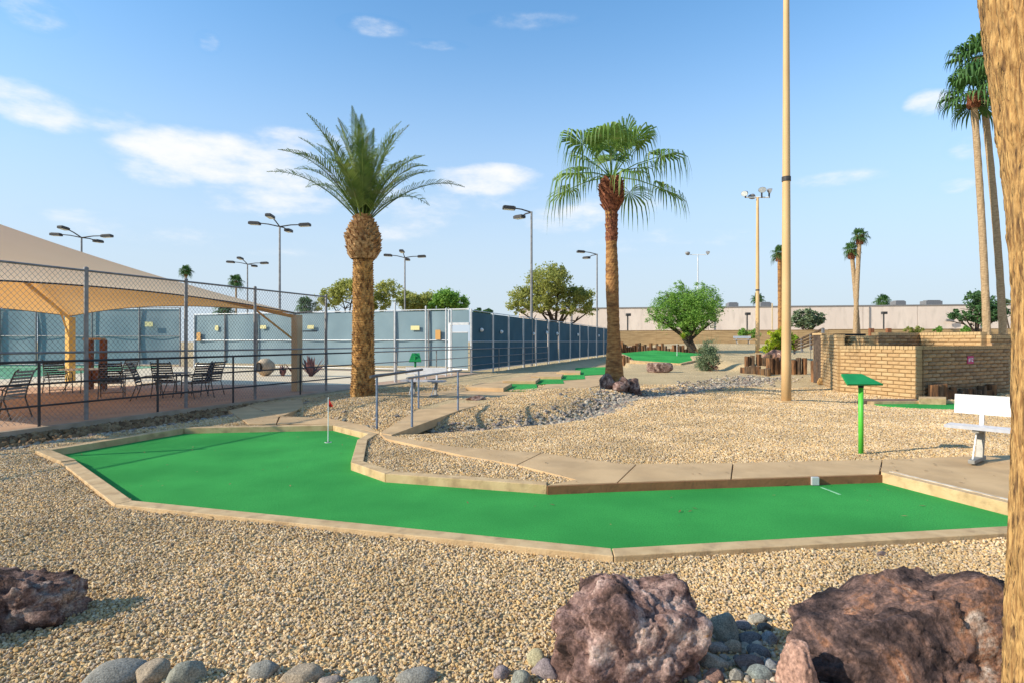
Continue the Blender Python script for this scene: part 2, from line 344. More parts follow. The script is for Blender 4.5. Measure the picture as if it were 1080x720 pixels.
def ground_mat():
    m = bpy.data.materials.new('gravel_ground'); m.use_nodes = True; nt = m.node_tree; n = nt.nodes; l = nt.links
    b = n['Principled BSDF']; b.inputs['Roughness'].default_value = .95; b.inputs['Specular IOR Level'].default_value = .1
    t = n.new('ShaderNodeTexCoord')
    v = n.new('ShaderNodeTexVoronoi'); v.inputs['Scale'].default_value = 36; l.new(t.outputs['Object'], v.inputs['Vector'])
    s = n.new('ShaderNodeSeparateColor'); l.new(v.outputs['Color'], s.inputs[0])
    r = n.new('ShaderNodeValToRGB'); e = r.color_ramp.elements
    cs = [(.36,.25,.125),(.56,.405,.21),(.64,.475,.26),(.52,.365,.19),(.70,.56,.36)]
    while len(e) < len(cs): e.new(.5)
    for i, c in enumerate(cs): e[i].position = i/(len(cs)-1); e[i].color = (*c, 1)
    l.new(s.outputs[0], r.inputs[0])
    w = n.new('ShaderNodeTexNoise'); w.inputs['Scale'].default_value = .35; w.inputs['Detail'].default_value = 6; l.new(t.outputs['Object'], w.inputs['Vector'])
    wr = n.new('ShaderNodeMapRange'); wr.inputs['From Min'].default_value = .3; wr.inputs['From Max'].default_value = .7
    wr.inputs['To Min'].default_value = .84; wr.inputs['To Max'].default_value = 1.08; l.new(w.outputs[0], wr.inputs['Value'])
    mx = n.new('ShaderNodeMix'); mx.data_type = 'RGBA'; mx.blend_type = 'MULTIPLY'; mx.inputs[0].default_value = 1
    l.new(r.outputs[0], mx.inputs[6]); l.new(wr.outputs[0], mx.inputs[7]); l.new(mx.outputs[2], b.inputs['Base Color'])
    bp = n.new('ShaderNodeBump'); bp.invert = True; bp.inputs['Strength'].default_value = .9; bp.inputs['Distance'].default_value = .02
    l.new(v.outputs['Distance'], bp.inputs['Height']); l.new(bp.outputs[0], b.inputs['Normal'])
    return m
M['ground'] = ground_mat()

# ------------------------------------------------------------------ fence line and terrain
def fx(y): return -12.9+.386*y if y < 28.4 else -1.938+.35*(y-28.4)
UX, UY = .36, .933                                   # along the fence
STREAM = [(-4.6,12.2),(-3.4,11.35),(-1.97,10.7),(-.75,11.2),(.4,11.86),(1.53,13.1),(3.1,15.7),(4.7,17.6),(7.3,20.8),(10.2,24.3),(12,26.3)]
def seg_dist(x, y, pl):
    d = np.full(np.shape(x), 1e9)
    for (ax, ay), (bx, by) in zip(pl[:-1], pl[1:]):
        vx, vy = bx-ax, by-ay; t = np.clip(((x-ax)*vx+(y-ay)*vy)/(vx*vx+vy*vy), 0, 1)
        d = np.minimum(d, np.hypot(x-ax-t*vx, y-ay-t*vy))
    return d
def terr(x, y):
    x = np.asarray(x, float); y = np.asarray(y, float)
    f = np.where(y < 28.4, -12.9+.386*y, -1.938+.35*(y-28.4)); s = (x-f)*UY
    z = -.035+0*x
    z = z+.018*fbm(x*.5, y*.5, 0*x, 3)+.016*fbm(x*2.3+5, y*2.3, 0*x, 3)
    z = z-.27*np.exp(-((s-1.0)/.6)**2)*(1-sstep(y, 12.5, 15.5))
    z = z+1.3*np.clip((y-32)/28, 0, 1)*sstep(s, 2.5, 6)
    z = z+.38*sstep(y, 29.2, 30.4)*sstep(x-.05*(y-28), 11.3, 12.6)*(1-sstep(y, 34, 46))
    z = z+.16*np.exp(-(((x+3.6)/1.5)**2+((y-14.6)/2.2)**2))
    z = z+.26*np.exp(-(((x-1.9)/2.3)**2+((y-15.9)/1.9)**2))
    z = z-.115*sstep(x, 7.6, 9.6)*sstep(y, 12.5, 15)*(1-sstep(y, 22, 26))
    ds = seg_dist(x, y, STREAM)
    z = z-(.26)*np.exp(-(ds/.6)**2)*(1-.6*sstep(y, 14, 20))
    z = np.where(s < .2, -.14, z)
    return z
def tz(x, y): return float(terr(x, y))
# ------------------------------------------------------------------ large structure
def xy(px, py, z=0.0): p = at(px, py, z); return (p.x, p.y)
def offset_poly(P, w):
    """closed polygon pushed outward by w with mitred corners (P counter clockwise)"""
    n = len(P); Q = []
    for i in range(n):
        a = Vector(P[i-1]); b = Vector(P[i]); c = Vector(P[(i+1) % n])
        d1 = (b-a).normalized(); d2 = (c-b).normalized()
        n1 = Vector((d1.y, -d1.x)); n2 = Vector((d2.y, -d2.x))
        m = (n1+n2).normalized(); k = w/max(m.dot(n1), .35)
        q = b+m*k; Q.append((q.x, q.y))
    return Q
def ccw(P):
    ar = sum(P[i][0]*P[(i+1) % len(P)][1]-P[(i+1) % len(P)][0]*P[i][1] for i in range(len(P)))
    return P if ar > 0 else P[::-1]
def inside(x, y, P):
    r = np.zeros(np.shape(x), bool); n = len(P)
    for i in range(n):
        x1, y1 = P[i]; x2, y2 = P[(i+1) % n]
        if y1 == y2: continue
        c = ((y1 > y) != (y2 > y)) & (x < (x2-x1)*(y-y1)/(y2-y1)+x1); r ^= c
    return r
# the big green in the foreground
G1 = [(-6.62,8.15), xy(80,485), xy(140,527), xy(645,577.5), (4.86,4.90), xy(929,499), xy(652,508), xy(577,511),
      xy(406,499), xy(370,487), xy(377,463), xy(388,457), xy(351,448), xy(194,451)]
# green beside the block wall, and the far tilted one
ZW = -.15
G4 = [xy(922,427,ZW), xy(1010,426,ZW), xy(1150,428,ZW), xy(1160,440,ZW), xy(1000,433.5,ZW)]
def onl(px, i, j, push=.022):
    a = Vector(G1[i]); b = Vector(G1[j]); r = (px-540)/F; d = b-a; t = (r*a.y-a.x)/(d.x-r*d.y); q = a+d*t; n = Vector((-d.y, d.x)).normalized()
    if n.y < 0: n = -n
    q = q+n*.002; return (q.x, q.y)
SLABS = {
 'main': [
  [xy(401,457),xy(480,470.5),xy(570.5,477),xy(545,489.5),xy(487,479.5),xy(407,462)],
  [xy(571.5,477.2),xy(660,489),xy(671,488.6),onl(650.8,6,7),onl(577.5,6,7),xy(607,505),xy(546,489.8)],
  [xy(672.3,488.6),xy(772.5,487.5),onl(770.6,5,6),onl(652.3,5,6)],
  [xy(774,487.5),xy(930,484),onl(927,5,6),onl(771.9,5,6)],
  [xy(931,484),xy(1020,480.5),(6.6,7.75),(9.2,8.3),(9.2,3.2),(5.6,3.2),(5.03,4.9),xy(941,496),xy(929.5,497.6)]],
 'left': [
  [xy(241,432),xy(262,427.5),xy(294,438),xy(291,446.2),xy(262,446.2)],
  [xy(263,427.3),xy(318,420),xy(322,428),xy(300,437),xy(295,438)],
  [xy(296,438.2),xy(345,440),xy(386,448),xy(399,455.5),xy(352,446.2),xy(292,446.2)]],
 'middle': [
  [xy(399,417.5),xy(470,412),xy(500,407),xy(531,412.5),xy(567,412.5),xy(560,417),xy(526,421),xy(480,420),xy(440,419)],
  [xy(501,406.8),xy(560,394),xy(600,383),xy(625,378.5),xy(640,381),xy(607,394),xy(575,403.3),xy(532,412)],
  [xy(561,417),xy(568,412.3),xy(577,403.5),xy(608,394.2),xy(641,381.5),xy(655,381.5),xy(655,399),xy(634,405.5),xy(600,413)]],
}
DECK = [xy(400.5,456.3),xy(413,458.5),xy(487,431.5),xy(525,421.4),xy(480,420.3),xy(443,430)]
patio = [(fx(-4)+.32,-4),(fx(28.4)+.32,28.4),(fx(28.4)-.1,28.7),(fx(28.4)-60,28.7+22.9),(-90,55),(-90,-4)]

# ground sheet, one piece to the horizon
xs = list(np.arange(-11.5, 11.51, .11)); ys = list(np.arange(1.0, 16, .11))
st = .11
while xs[-1] < 1500: st *= 1.07; xs.append(xs[-1]+st)
st = .11
while xs[0] > -1500: st *= 1.07; xs.insert(0, xs[0]-st)
st = .11
while ys[-1] < 2500: st *= 1.028 if ys[-1] < 70 else 1.15; ys.append(ys[-1]+st)
st = .3
while ys[0] > -300: st *= 1.3; ys.insert(0, ys[0]-st)
X, Y = np.meshgrid(np.array(xs), np.array(ys)); Z = terr(X, Y)
g1o = offset_poly(ccw(G1), .09); g4o = offset_poly(ccw(G4), .06)
Z = np.where(inside(X, Y, g1o), -.3, Z); Z = np.where(inside(X, Y, g4o), -.35, Z)
for P in SLABS['main']+SLABS['left']: Z = np.where(inside(X, Y, offset_poly(ccw(P), .03)), np.minimum(Z, -.06), Z)
for P in SLABS['middle']: Z = np.where(inside(X, Y, offset_poly(ccw(P), .3)), np.minimum(Z, -.02), Z)
nx, ny = len(xs), len(ys)
idx = np.arange(nx*ny).reshape(ny, nx)
Fq = np.stack([idx[:-1, :-1], idx[:-1, 1:], idx[1:, 1:], idx[1:, :-1]], -1).reshape(-1, 4)
ground = link('ground', npmesh('ground', np.stack([X, Y, Z], -1).reshape(-1, 3), Fq, M['ground'])); tag(ground, kind='structure')

def slab_set(name, polys, z1, z0):
    e = tag(thing(name, None, None), kind='structure')
    for P in polys:
        z1s = z1(P) if callable(z1) else z1
        MB().prism(P, z0, z1s).build('slab', M['path'], e, bevel=.004)
    return e
slab_set('path', SLABS['main'], 0.0, -.3)
slab_set('path', SLABS['left'], -.004, -.3)
slab_set('path', SLABS['middle'], 0.0, -.2)
br = thing('footbridge', 'low concrete footbridge over the dry rock wash with a thin railing on each side', 'footbridge')
MB().prism(DECK, -.15, .006).build('deck', M['path'], br, bevel=.006)
def rail_on(px0, px1, name='handrail'):
    pass
# patio slab and the tennis court behind it
def tagk(o): return tag(o, kind='structure')
tagk(MB().prism(patio, -.16, 0).build('patio', M['patio'], None))
edge = tagk(MB().prism([(fx(-4)+.33,-4),(fx(28.4)+.33,28.4),(fx(28.4)+.47,28.4),(fx(-4)+.47,-4)], -.2, .012).build('patio_edge', M['patio_edge'], None))
bk = MB()
for i in range(74):                    # rough dark soil bank below the patio edge
    pass
sand = [(-48,24.5),(fx(24.5)-10.3,24.5),(fx(22.5)-5.2,22.0),(fx(22)-.5,22),(fx(28)-.6,28),(fx(28)-45,45),(-60,42)]
tagk(MB().prism([(-40,19.5),(-16,19.5),(-12.2,20.4),(fx(20.5)-.6,20.5),(fx(28)-.6,28),(fx(28)-22,36.2),(-70,52)], -.02, .006).build('patio_pale_strip', M['sand'], None))
tagk(MB().prism([(-75,23.5),(-21,23.5),(-21.5,35.6),(-75,46)], -.02, .012).build('tennis_court', M['court'], None))
tl = MB()
tl.prism([(-75,24.6),(-22,24.6),(-22,24.7),(-75,24.7)], .0, .017); tl.prism([(-75,34.4),(-22,34.4),(-22,34.52),(-75,34.52)], .0, .017)
tagk(tl.build('court_line', M['white'], None))

# ------------------------------------------------------------------ greens
def ring(parent, P, w, ztop, zbot, edges, m='curb', eps=.004):
    P = ccw(P); Q = offset_poly(P, w); n = len(P)
    for i in edges:
        j = (i+1) % n; a, b, c, d = [Vector(v) for v in (P[i], P[j], Q[j], Q[i])]
        t = (b-a).normalized()*eps; t2 = (c-d).normalized()*eps
        Ln = (b-a).length; k = 1          # boards of the photo run full length between corners
        mm = M[m[i]] if isinstance(m, dict) and i in m else M['curb' if isinstance(m, dict) else m]
        zt = ztop[i] if isinstance(ztop, dict) and i in ztop else (0.0 if isinstance(ztop, dict) else ztop)
        MB().prism([a+t, b-t, c-t2, d+t2], zbot, zt).build('curb', mm, parent, bevel=.006)
def turf_mesh(P, z, n=None):
    return MB().prism(P, z-.05, z)
g1 = thing('putting_green', 'large bright green putting green with tan concrete curbs filling the foreground', 'putting green')
G1c = ccw(G1)
turf_mesh(G1c, -.10).build('turf', M['turf'], g1)
order = G1c == G1
# edge numbering in ccw order
def eidx(a, b):
    for i in range(len(G1c)):
        if (Vector(G1c[i])-Vector(G1[a])).length < 1e-6 and (Vector(G1c[(i+1) % len(G1c)])-Vector(G1[b])).length < 1e-6: return i
        if (Vector(G1c[i])-Vector(G1[b])).length < 1e-6 and (Vector(G1c[(i+1) % len(G1c)])-Vector(G1[a])).length < 1e-6: return i
ring_edges = {}
for a in range(len(G1)):
    b = (a+1) % len(G1); ring_edges[a] = eidx(a, b)
skip = {ring_edges[5], ring_edges[6]}         # there the path slabs make the edge
zt = {ring_edges[4]: .02, ring_edges[0]: .012}
ring(g1, G1, .155, zt, -.3, [i for i in range(len(G1)) if i not in skip], {})
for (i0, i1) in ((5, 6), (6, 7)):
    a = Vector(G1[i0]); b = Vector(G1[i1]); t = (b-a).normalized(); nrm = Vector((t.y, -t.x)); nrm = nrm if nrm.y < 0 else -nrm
    MB().prism([a+nrm*.002, b+nrm*.002, b+nrm*.022-t*.0, a+nrm*.022], -.2, -.010).build('edge_shade_strip', M['edge_shade'], g1)  # added strip carrying the painted shade of the slab edge
# worn white strip along the top of the right end curb and the pale marker block
a = Vector(G1[4]); b = Vector(G1[5]); t = (b-a).normalized(); nrm = Vector((t.y, -t.x)); nrm = nrm if nrm.x > 0 else -nrm
MB().prism([a+nrm*.10+t*.03, b+nrm*.10-t*.02, b+nrm*.15-t*.02, a+nrm*.15+t*.03], .0, .0245).build('paint_strip', M['curb_pale'], g1)
p0 = at(859, 502, 0)
MB().box((p0.x, p0.y-.012, -.048), (.085, .032, .095)).build('marker_block', M['alu'], g1, bevel=.004)
q0 = at(862, 511.5, -.1); q1 = at(886, 521, -.1)
MB().prism([(q0.x-.012, q0.y-.09), (q0.x+.012, q0.y-.09), (q1.x+.012, q1.y), (q1.x-.012, q1.y)], -.12, -.097).build('tee_line', mat('worn_line', (.25,.50,.30), None, rough=.9), g1)
hp = at(346, 466, -.1)
MB().tube([(hp.x, hp.y, -.15), (hp.x, hp.y, -.094)], .054, 20).build('hole_rim', M['white'], g1)
MB().tube([(hp.x, hp.y, -.14), (hp.x, hp.y, -.0925)], .046, 20).build('hole', M['black'], g1)
# flagstick
fl = thing('flagstick', 'small red pennant on a thin white stick in the hole of the foreground green', 'flagstick', (hp.x, hp.y, -.1))
MB().tube([(0,0,0),(0.004,0,.74)], .007, 8).build('stick', M['white'], fl)
me = MB().add([(0,0,.735),(0,0,.585),(.045,.02,.575),(.085,.0,.59),(.05,-.015,.655),(0.0,.004,.735),(.0,.004,.585),(.045,.024,.575),(.085,.004,.59),(.05,-.011,.655)],
              [(0,1,2,4),(4,2,3),(9,7,6,5),(8,7,9)])
me.build('pennant', M['red'], fl)

# stepped green beside the path, with a raised curb at every step
g2 = thing('putting_green', 'narrow stepped green climbing away to the right beside the long path', 'putting green')
STEP = [[xy(531,412.3),xy(537,403.5),xy(565.5,403.5),xy(567.5,412.3)],
        [xy(549,405.2),xy(565,399.6),xy(593,399.6),xy(595,404.2)],
        [xy(583,401.5),xy(592,395.2),xy(616,395.2),xy(617,399.4)],
        [xy(606,396.5),xy(607,387.8),xy(640,386.8),xy(652,388),xy(640,394.5)]]
for i, P in enumerate(STEP):
    MB().prism(P, -.02, .008+.003*i).build('turf', M['turf'], g2)
for (x0, y0, x1, y1, xb, yb) in [(487,411.3,531,412.6,537,403),(526,404.5,565,404.8,567,399),(556,399.4,592,399.8,594,394.8),(583,394.8,612,395.2,613,391)]:
    a = xy(x0+4, y0); b = xy(x1, y1); c = (b[0]+.25+.02, b[1]+(2.0)); d = (a[0]+.4, a[1]+2.0)
    MB().prism([a, b, c, d], -.05, .115).build('curb', M['path'], g2, bevel=.01)

# far tilted green with a log wall behind it
def tilt(px, d, z): return atd(px, d, z)
g3 = thing('putting_green', 'far tilted six sided green in front of the row of upright logs', 'putting green')
V3 = [(652,371.5,41.5),(690,369.2,45),(741,372.5,43),(745,378.5,39.5),(716,383.5,35.3),(668,381.5,36.4),(664,378.5,38.5)]
pts = [Vector(((px-540)/F*d, d, zat(py, d))) for px, py, d in V3]
# lay them on one plane
A = np.array([[p.x, p.y, 1] for p in pts]); k = np.linalg.lstsq(A, np.array([p.z for p in pts]), rcond=None)[0]
P3 = [(p.x, p.y) for p in pts]; P3 = ccw(P3); z3 = [k[0]*x+k[1]*y+k[2] for x, y in P3]
MB().prism(P3, [-.3]*len(P3), z3).build('turf', M['turf'], g3)
Q3 = offset_poly(P3, .2)
for i in range(len(P3)):
    j = (i+1) % len(P3)
    if (P3[i][1]+P3[j][1])/2 > 41.5: continue
    zz = [z3[i]+.1, z3[j]+.1, z3[j]+.1, z3[i]+.1]
    MB().prism([P3[i], P3[j], Q3[j], Q3[i]] , -.3, zz).build('curb', M['curb'], g3)
hp3 = Vector(((714-540)/F*41, 41, k[0]*(714-540)/F*41+k[1]*41+k[2]))
f3 = thing('flagstick', 'thin pale flagstick standing in the far tilted green', 'flagstick', hp3)
MB().tube([(0,0,-.1),(0,0,.85)], .016, 6).build('stick', M['white'], f3)

# green beside the block wall
g4 = thing('putting_green', 'green strip at the foot of the shaded block wall behind the right bench', 'putting green')
turf_mesh(ccw(G4), ZW+.03).build('turf', M['turf'], g4)
G4c = ccw(G4); e4 = []
ring(g4, G4, .14, ZW+.1, -.4, [i for i in range(5) if (G4c[i][1]+G4c[(i+1) % 5][1])/2 > 14.9])
MB().prism([xy(904,426.8,ZW), xy(967,426.2,ZW), xy(967,424.5,ZW), xy(905,424.6,ZW)], -.3, ZW+.12).build('curb', mat('brown_board',(.16,.10,.07),(.22,.14,.09),5), g4, bevel=.01)
MB().prism([xy(969,426.8,ZW), xy(998,427.5,ZW), xy(998,425.2,ZW), xy(969,424.8,ZW)], -.3, ZW+.19).build('curb', M['curb'], g4, bevel=.01)

# ------------------------------------------------------------------ chain link fence and court fence
def post(parent, x, y, z0, z1, r=.035, m='galv', cap=True, seg=8):
    b = MB().tube([(x, y, z0), (x, y, z1)], r, seg)
    if cap: b.tube([(x, y, z1), (x, y, z1+.03), (x, y, z1+.05)], [r*1.15, r*1.1, r*.3], seg)
    return b.build('post', M[m], parent, smooth=False)
cf = thing('chain_link_fence', 'tall grey chain link fence standing on the patio edge at the left', 'fence')
FP = [-1.8, .5, 2.6, 4.75, 6.95, 9.2, 11.37, 13.45, 15.4, 18.1]
FT = 2.99
for yv in FP: post(cf, fx(yv), yv, -.1, FT, .04)
for yv in (21.8, 24.0, 25.7, 26.2): post(cf, fx(yv), yv, -.1, FT, .035, 'galv_light')
MB().tube([(fx(-1.8), -1.8, FT-.03), (fx(18.1), 18.1, FT-.03)], .022, 8).build('top_rail', M['galv'], cf)
MB().tube([(fx(-1.8), -1.8, 1.37), (fx(28.2), 28.2, 1.30)], .022, 8).build('middle_rail', M['galv'], cf)
# woven diagonal wires, clipped to the fence rectangle
ux, uy = UX, UY; Ltot = (18.1+1.8)/UY; o0 = Vector((fx(-1.8), -1.8, 0)); zb, ztp = .04, FT-.05; hh = ztp-zb
wm = MB(); sp = .095; sl_ = 1.15
for s in (1, -1):
    t = -hh/sl_
    while t < Ltot+hh/sl_:
        x0, z0_, x1, z1_ = (t, 0, t+hh/sl_, hh) if s > 0 else (t+hh/sl_, 0, t, hh)
        # clip in x to [0, Ltot]
        def clip(xa, za, xb, zbb):
            if xa == xb: return None
            lo, hi = 0.0, 1.0
            for (p, q) in ((-(xb-xa), xa), ((xb-xa), Ltot-xa)):
                if p == 0: continue
                r = q/p
                if p < 0: lo = max(lo, r)
                else: hi = min(hi, r)
            if lo >= hi: return None
            return xa+(xb-xa)*lo, za+(zbb-za)*lo, xa+(xb-xa)*hi, za+(zbb-za)*hi
        c = clip(x0, z0_, x1, z1_)
        if c and (abs(c[2]-c[0]) > .01):
            off = .004*s
            a = o0+Vector((ux*c[0]+uy*off, uy*c[0]-ux*off, zb+c[1])); b = o0+Vector((ux*c[2]+uy*off, uy*c[2]-ux*off, zb+c[3]))
            wm.tube([a, b], .0036, 3, cap=False)
        t += sp
wo = wm.build('chain_link_mesh', M['galv'], cf); tag(wo, kind='stuff')

# pedestrian railing in front of it
rl = thing('handrail_fence', 'long dark three rail pedestrian railing along the patio edge', 'railing')
RP = [-1.5,.9,3.2,5.6,8.0,10.4,12.55,14.45,16.7,19.0,21.5,24.4,27.6,31.2,35.5,40.5]
off = .24
def rp(y): return Vector((fx(y)+off, y, 0))
for i, yv in enumerate(RP): MB().tube([rp(yv)+Vector((0,0,-.15)), rp(yv)+Vector((0,0,1.18))], .024, 8).build('post', M['dark_metal' if yv < 20 else 'galv'], rl)
for z in (1.18, .78, .38):
    MB().tube([rp(-1.5)+Vector((0,0,z)), rp(19)+Vector((0,0,z))], .024 if z > 1 else .019, 8).build('rail', M['dark_metal'], rl)
    MB().tube([rp(19)+Vector((0,0,z)), rp(40.5)+Vector((0,0,z))], .024 if z > 1 else .019, 8).build('rail', M['galv'], rl)

# windscreen fence running on to the far end, its shade painted as dark blue
bf = thing('court_fence', 'dark blue windscreen fence in shade receding beside the long path', 'fence')
BP = [28.2, 31.0, 33.4, 36.0, 38.6, 41.6, 44.5, 48, 51.5, 55, 59, 63, 67, 71]
for i, yv in enumerate(BP):
    MB().tube([(fx(yv), yv, -.1), (fx(yv), yv, 3.1)], .045, 8).build('post', M['galv_light'], bf)
    if i < len(BP)-1:
        y2 = BP[i+1]; a = Vector((fx(yv)-.07, yv+.02)); b = Vector((fx(y2)-.07, y2-.02)); 
        q = MB(); n_ = 8; vs = []; 
        for kx in range(n_+1):
            for kz in range(5):
                u = kx/n_; w = .035*math.sin(u*PI*3+i)*math.sin(kz/4*PI)
                vs.append((a.x+(b.x-a.x)*u-w, a.y+(b.y-a.y)*u, .12+2.9*kz/4))
        fs = [(kx*5+kz, (kx+1)*5+kz, (kx+1)*5+kz+1, kx*5+kz+1) for kx in range(n_) for kz in range(4)]
        q.add(vs, fs); q.build('windscreen', M['screen_shaded'], bf, smooth=True)
for z in (3.08, 1.55, .1):
    MB().tube([(fx(28.2), 28.2, z), (fx(71), 71, z)], .022, 6).build('rail', M['galv_light'], bf)
# windscreen ties and vent holes: small round plates
for k_, px in enumerate((507,528,562,576,587,609,631)):
    # on the fence line at this column
    r = (px-540)/F; yv = (-1.938-.35*28.4)/(r-.35); z = 1.55+(360-[348,350,352,351,352,353,354][k_])/F*yv
    o = MB().tube([(fx(yv)+.03, yv-.0, z), (fx(yv)+.09, yv-.03, z), (fx(yv)+.14, yv-.05, z)], [.10 if k_ < 3 else .13, .09 if k_ < 3 else .12, .04], 12).build('round_sign', M['white'], None)
    tag(o, ['round white plate on the dark fence, first from the gate corner','round white plate on the dark fence, second from the gate corner','round white plate on the dark fence, third from the gate corner','round white plate on the dark fence, fourth from the gate corner','round white plate on the dark fence, fifth from the gate corner','round white plate on the dark fence, sixth from the gate corner','farthest round white plate on the dark fence, beside the palm trunk'][k_], 'sign', 'round plates along the dark blue fence')

# pale windscreen fence facing the patio, with the gate at its right end
pf = thing('court_fence', 'sunlit pale blue windscreen fence facing the patio with a gate at its right end', 'fence')
E0 = Vector((fx(28.2), 28.2, 0)); PV = Vector((-.945, .327, 0)).normalized()
def on_line(px):      # distance along the side fence where column px meets it
    r = (px-540)/F; return (r*E0.y-E0.x)/(PV.x-r*PV.y)
cols = [497, 473.5, 452, 416, 377, 343, 309, 271, 237, 205]
ts = [max(0, on_line(c)) for c in cols]
HT = 3.15
for i, t in enumerate(ts):
    p = E0+PV*t
    MB().tube([p+Vector((0,0,-.1)), p+Vector((0,0,HT))], .045, 8).build('post', M['galv_light' if i in (0,1,9) else 'galv'], pf)
    if 1 <= i < len(ts)-1:
        q = E0+PV*ts[i+1]; bk_ = Vector((.0,.07,0)); vs = []
        for kx in range(9):
            for kz in range(5):
                u = kx/8; w = .04*math.sin(u*PI*2+i*1.3)*math.sin(kz/4*PI)
                c = p+(q-p)*u+bk_; vs.append((c.x, c.y+w, .3+(HT-.35)*kz/4))
        fs = [(kx*5+kz, (kx+1)*5+kz, (kx+1)*5+kz+1, kx*5+kz+1) for kx in range(8) for kz in range(4)]
        MB().add(vs, fs).build('windscreen', M['screen'], pf, smooth=True)
for z in (HT, 1.62, .14):
    MB().tube([E0+PV*ts[1]+Vector((0,0,z)), E0+PV*ts[-1]+Vector((0,0,z))], .024, 6).build('rail', M['galv_light'], pf)
# gate
gt = thing('court_gate', 'pale metal framed court gate with blue screen beside the fence corner', 'gate')
pa = E0+PV*ts[1]; pb = E0+PV*.12
for p in (pa+(pb-pa)*.04, pa+(pb-pa)*.5*0+pb-pa*0-(pb-pa)*.0): 
    MB().box((p.x, p.y, 1.2), (.1, .1, 2.4), math.atan2(PV.y, PV.x)).build('gate_frame', M['white'], gt)
mid = (pa+pb)/2; gl = (pb-pa).length; ang = math.atan2(PV.y, PV.x)
MB().box((mid.x, mid.y, 2.42), (gl, .09, .12), ang).build('lintel', M['galv_light'], gt)
MB().box((mid.x, mid.y, 2.0), (gl-.12, .05, .05), ang).build('gate_rail', M['galv_light'], gt)
MB().box((mid.x, mid.y, 1.1), (gl-.12, .02, 1.75), ang).build('windscreen', M['screen'], gt)
MB().box((mid.x, mid.y, 2.78), (gl-.02, .02, .62), ang).build('transom_screen', M['screen'], gt)
MB().box((mid.x, mid.y, .18), (gl-.12, .05, .06), ang).build('gate_rail', M['white'], gt)
MB().box((mid.x, mid.y, HT), (gl, .06, .06), ang).build('lintel', M['galv_light'], gt)

# far court backstop at the left
lf = thing('court_fence', 'tall pale blue backstop screen behind the green tennis court', 'fence')
cols2 = [-260,-215,-170,-125,-80,-40, 0, 38, 97, 147, 190]
for i, c in enumerate(cols2):
    d = 36.5; p = atd(c, d)
    MB().tube([(p.x, p.y, -.1), (p.x, p.y, 3.72)], .05, 8).build('post', M['galv'], lf)
    if i < len(cols2)-1:
        q = atd(cols2[i+1], d); vs = []
        for kx in range(9):
            for kz in range(5):
                u = kx/8; w = .05*math.sin(u*PI*2+i*1.9)*math.sin(kz/4*PI)
                vs.append((p.x+(q.x-p.x)*u, d+.1+w, .12+3.5*kz/4))
        fs = [(kx*5+kz, (kx+1)*5+kz, (kx+1)*5+kz+1, kx*5+kz+1) for kx in range(8) for kz in range(4)]
        MB().add(vs, fs).build('windscreen', M['screen'], lf, smooth=True)
for z in (3.7, 1.9, .1):
    MB().tube([atd(-260, 36.5, z), atd(190, 36.5, z)], .026, 6).build('rail', M['galv'], lf)
# end return of the backstop, coming towards the camera
# little plates on the pale fences
def plate(px, py, w, h, m, label, t=None):
    s = on_line(px); p = E0+PV*s; z = H-(py-360)*p.y/F
    o = MB().box((0,0,0), (w, .015, h)).build('sign', M[m], None); o.location = (p.x-.0, p.y-.06, z); o.rotation_euler.z = ang+PI
    return tag(o, label, 'sign')
plate(438,346,.5,.22,'yellow','small pale yellow plate on the pale fence, nearest left of the gate')
plate(462,353,.28,.48,'orange','orange and white notice on the pale fence just left of the gate')
s_ = on_line(462); p = E0+PV*s_
plate(328,345,.42,.2,'yellow','small yellow plate on the pale fence behind the canopy corner post')
plate(278,345,.42,.2,'yellow','small yellow plate on the pale fence between the canopy post and the leftmost bays')
plate(229,346,.26,.3,'yellow','small square yellow plate in the left end bay of the pale fence')
plate(210,355,.3,.5,'orange','plain orange notice at the left end of the pale fence')
o = MB().box((0,0,0), (.5,.02,.3)).build('sign', M['yellow'], None); o.location = atd(157, 36.4, zat(342, 36.4)); tag(o, 'small yellow plate on the tall backstop behind the tennis court', 'sign')

# ------------------------------------------------------------------ far boundary wall and long building
fw = thing('boundary_wall', 'long brown block boundary wall at the far end of the course', 'wall')
def far_run(x0, y0, x1, y1, z0, z1, first=False):
    n_ = max(1, int(math.hypot(x1-x0, y1-y0)/3.4))
    for i in range(n_):
        a = Vector((x0+(x1-x0)*i/n_, y0+(y1-y0)*i/n_, 0)); b = Vector((x0+(x1-x0)*(i+1)/n_, y0+(y1-y0)*(i+1)/n_, 0))
        m_ = (a+b)/2; ag = math.atan2(b.y-a.y, b.x-a.x); Ln = (b-a).length
        rb = MB(); hgt = z1-z0
        for r_ in range(8):                       # courses with recessed joints
            zc = z0+hgt*(r_+.5)/8
            rb.box((m_.x, m_.y, zc), (Ln-.02, .2, hgt/8-.03), ag)
        rb.box((m_.x, m_.y, z0+hgt/2), (Ln, .15, hgt-.02), ag)
        rb.build('wall_panel', M['far_wall'], fw)
        MB().box((m_.x, m_.y, z1+.03), (Ln-.01, .28, .09), ag).build('coping', M['mortar'], fw)
far_run(12.6, 78, 40, 72, .9, 2.95); far_run(40, 72, 88, 60, .8, 3.0)
far_run(12.6, 78, 10.5, 71.5, .3, 2.95)
bd = thing('building', 'long low pale pinkish building with a flat roof beyond the boundary wall', 'building')
bx = [2+148*i/14 for i in range(15)]
def bl(x): return 135-.16*(x-2)          # its front recedes towards the left
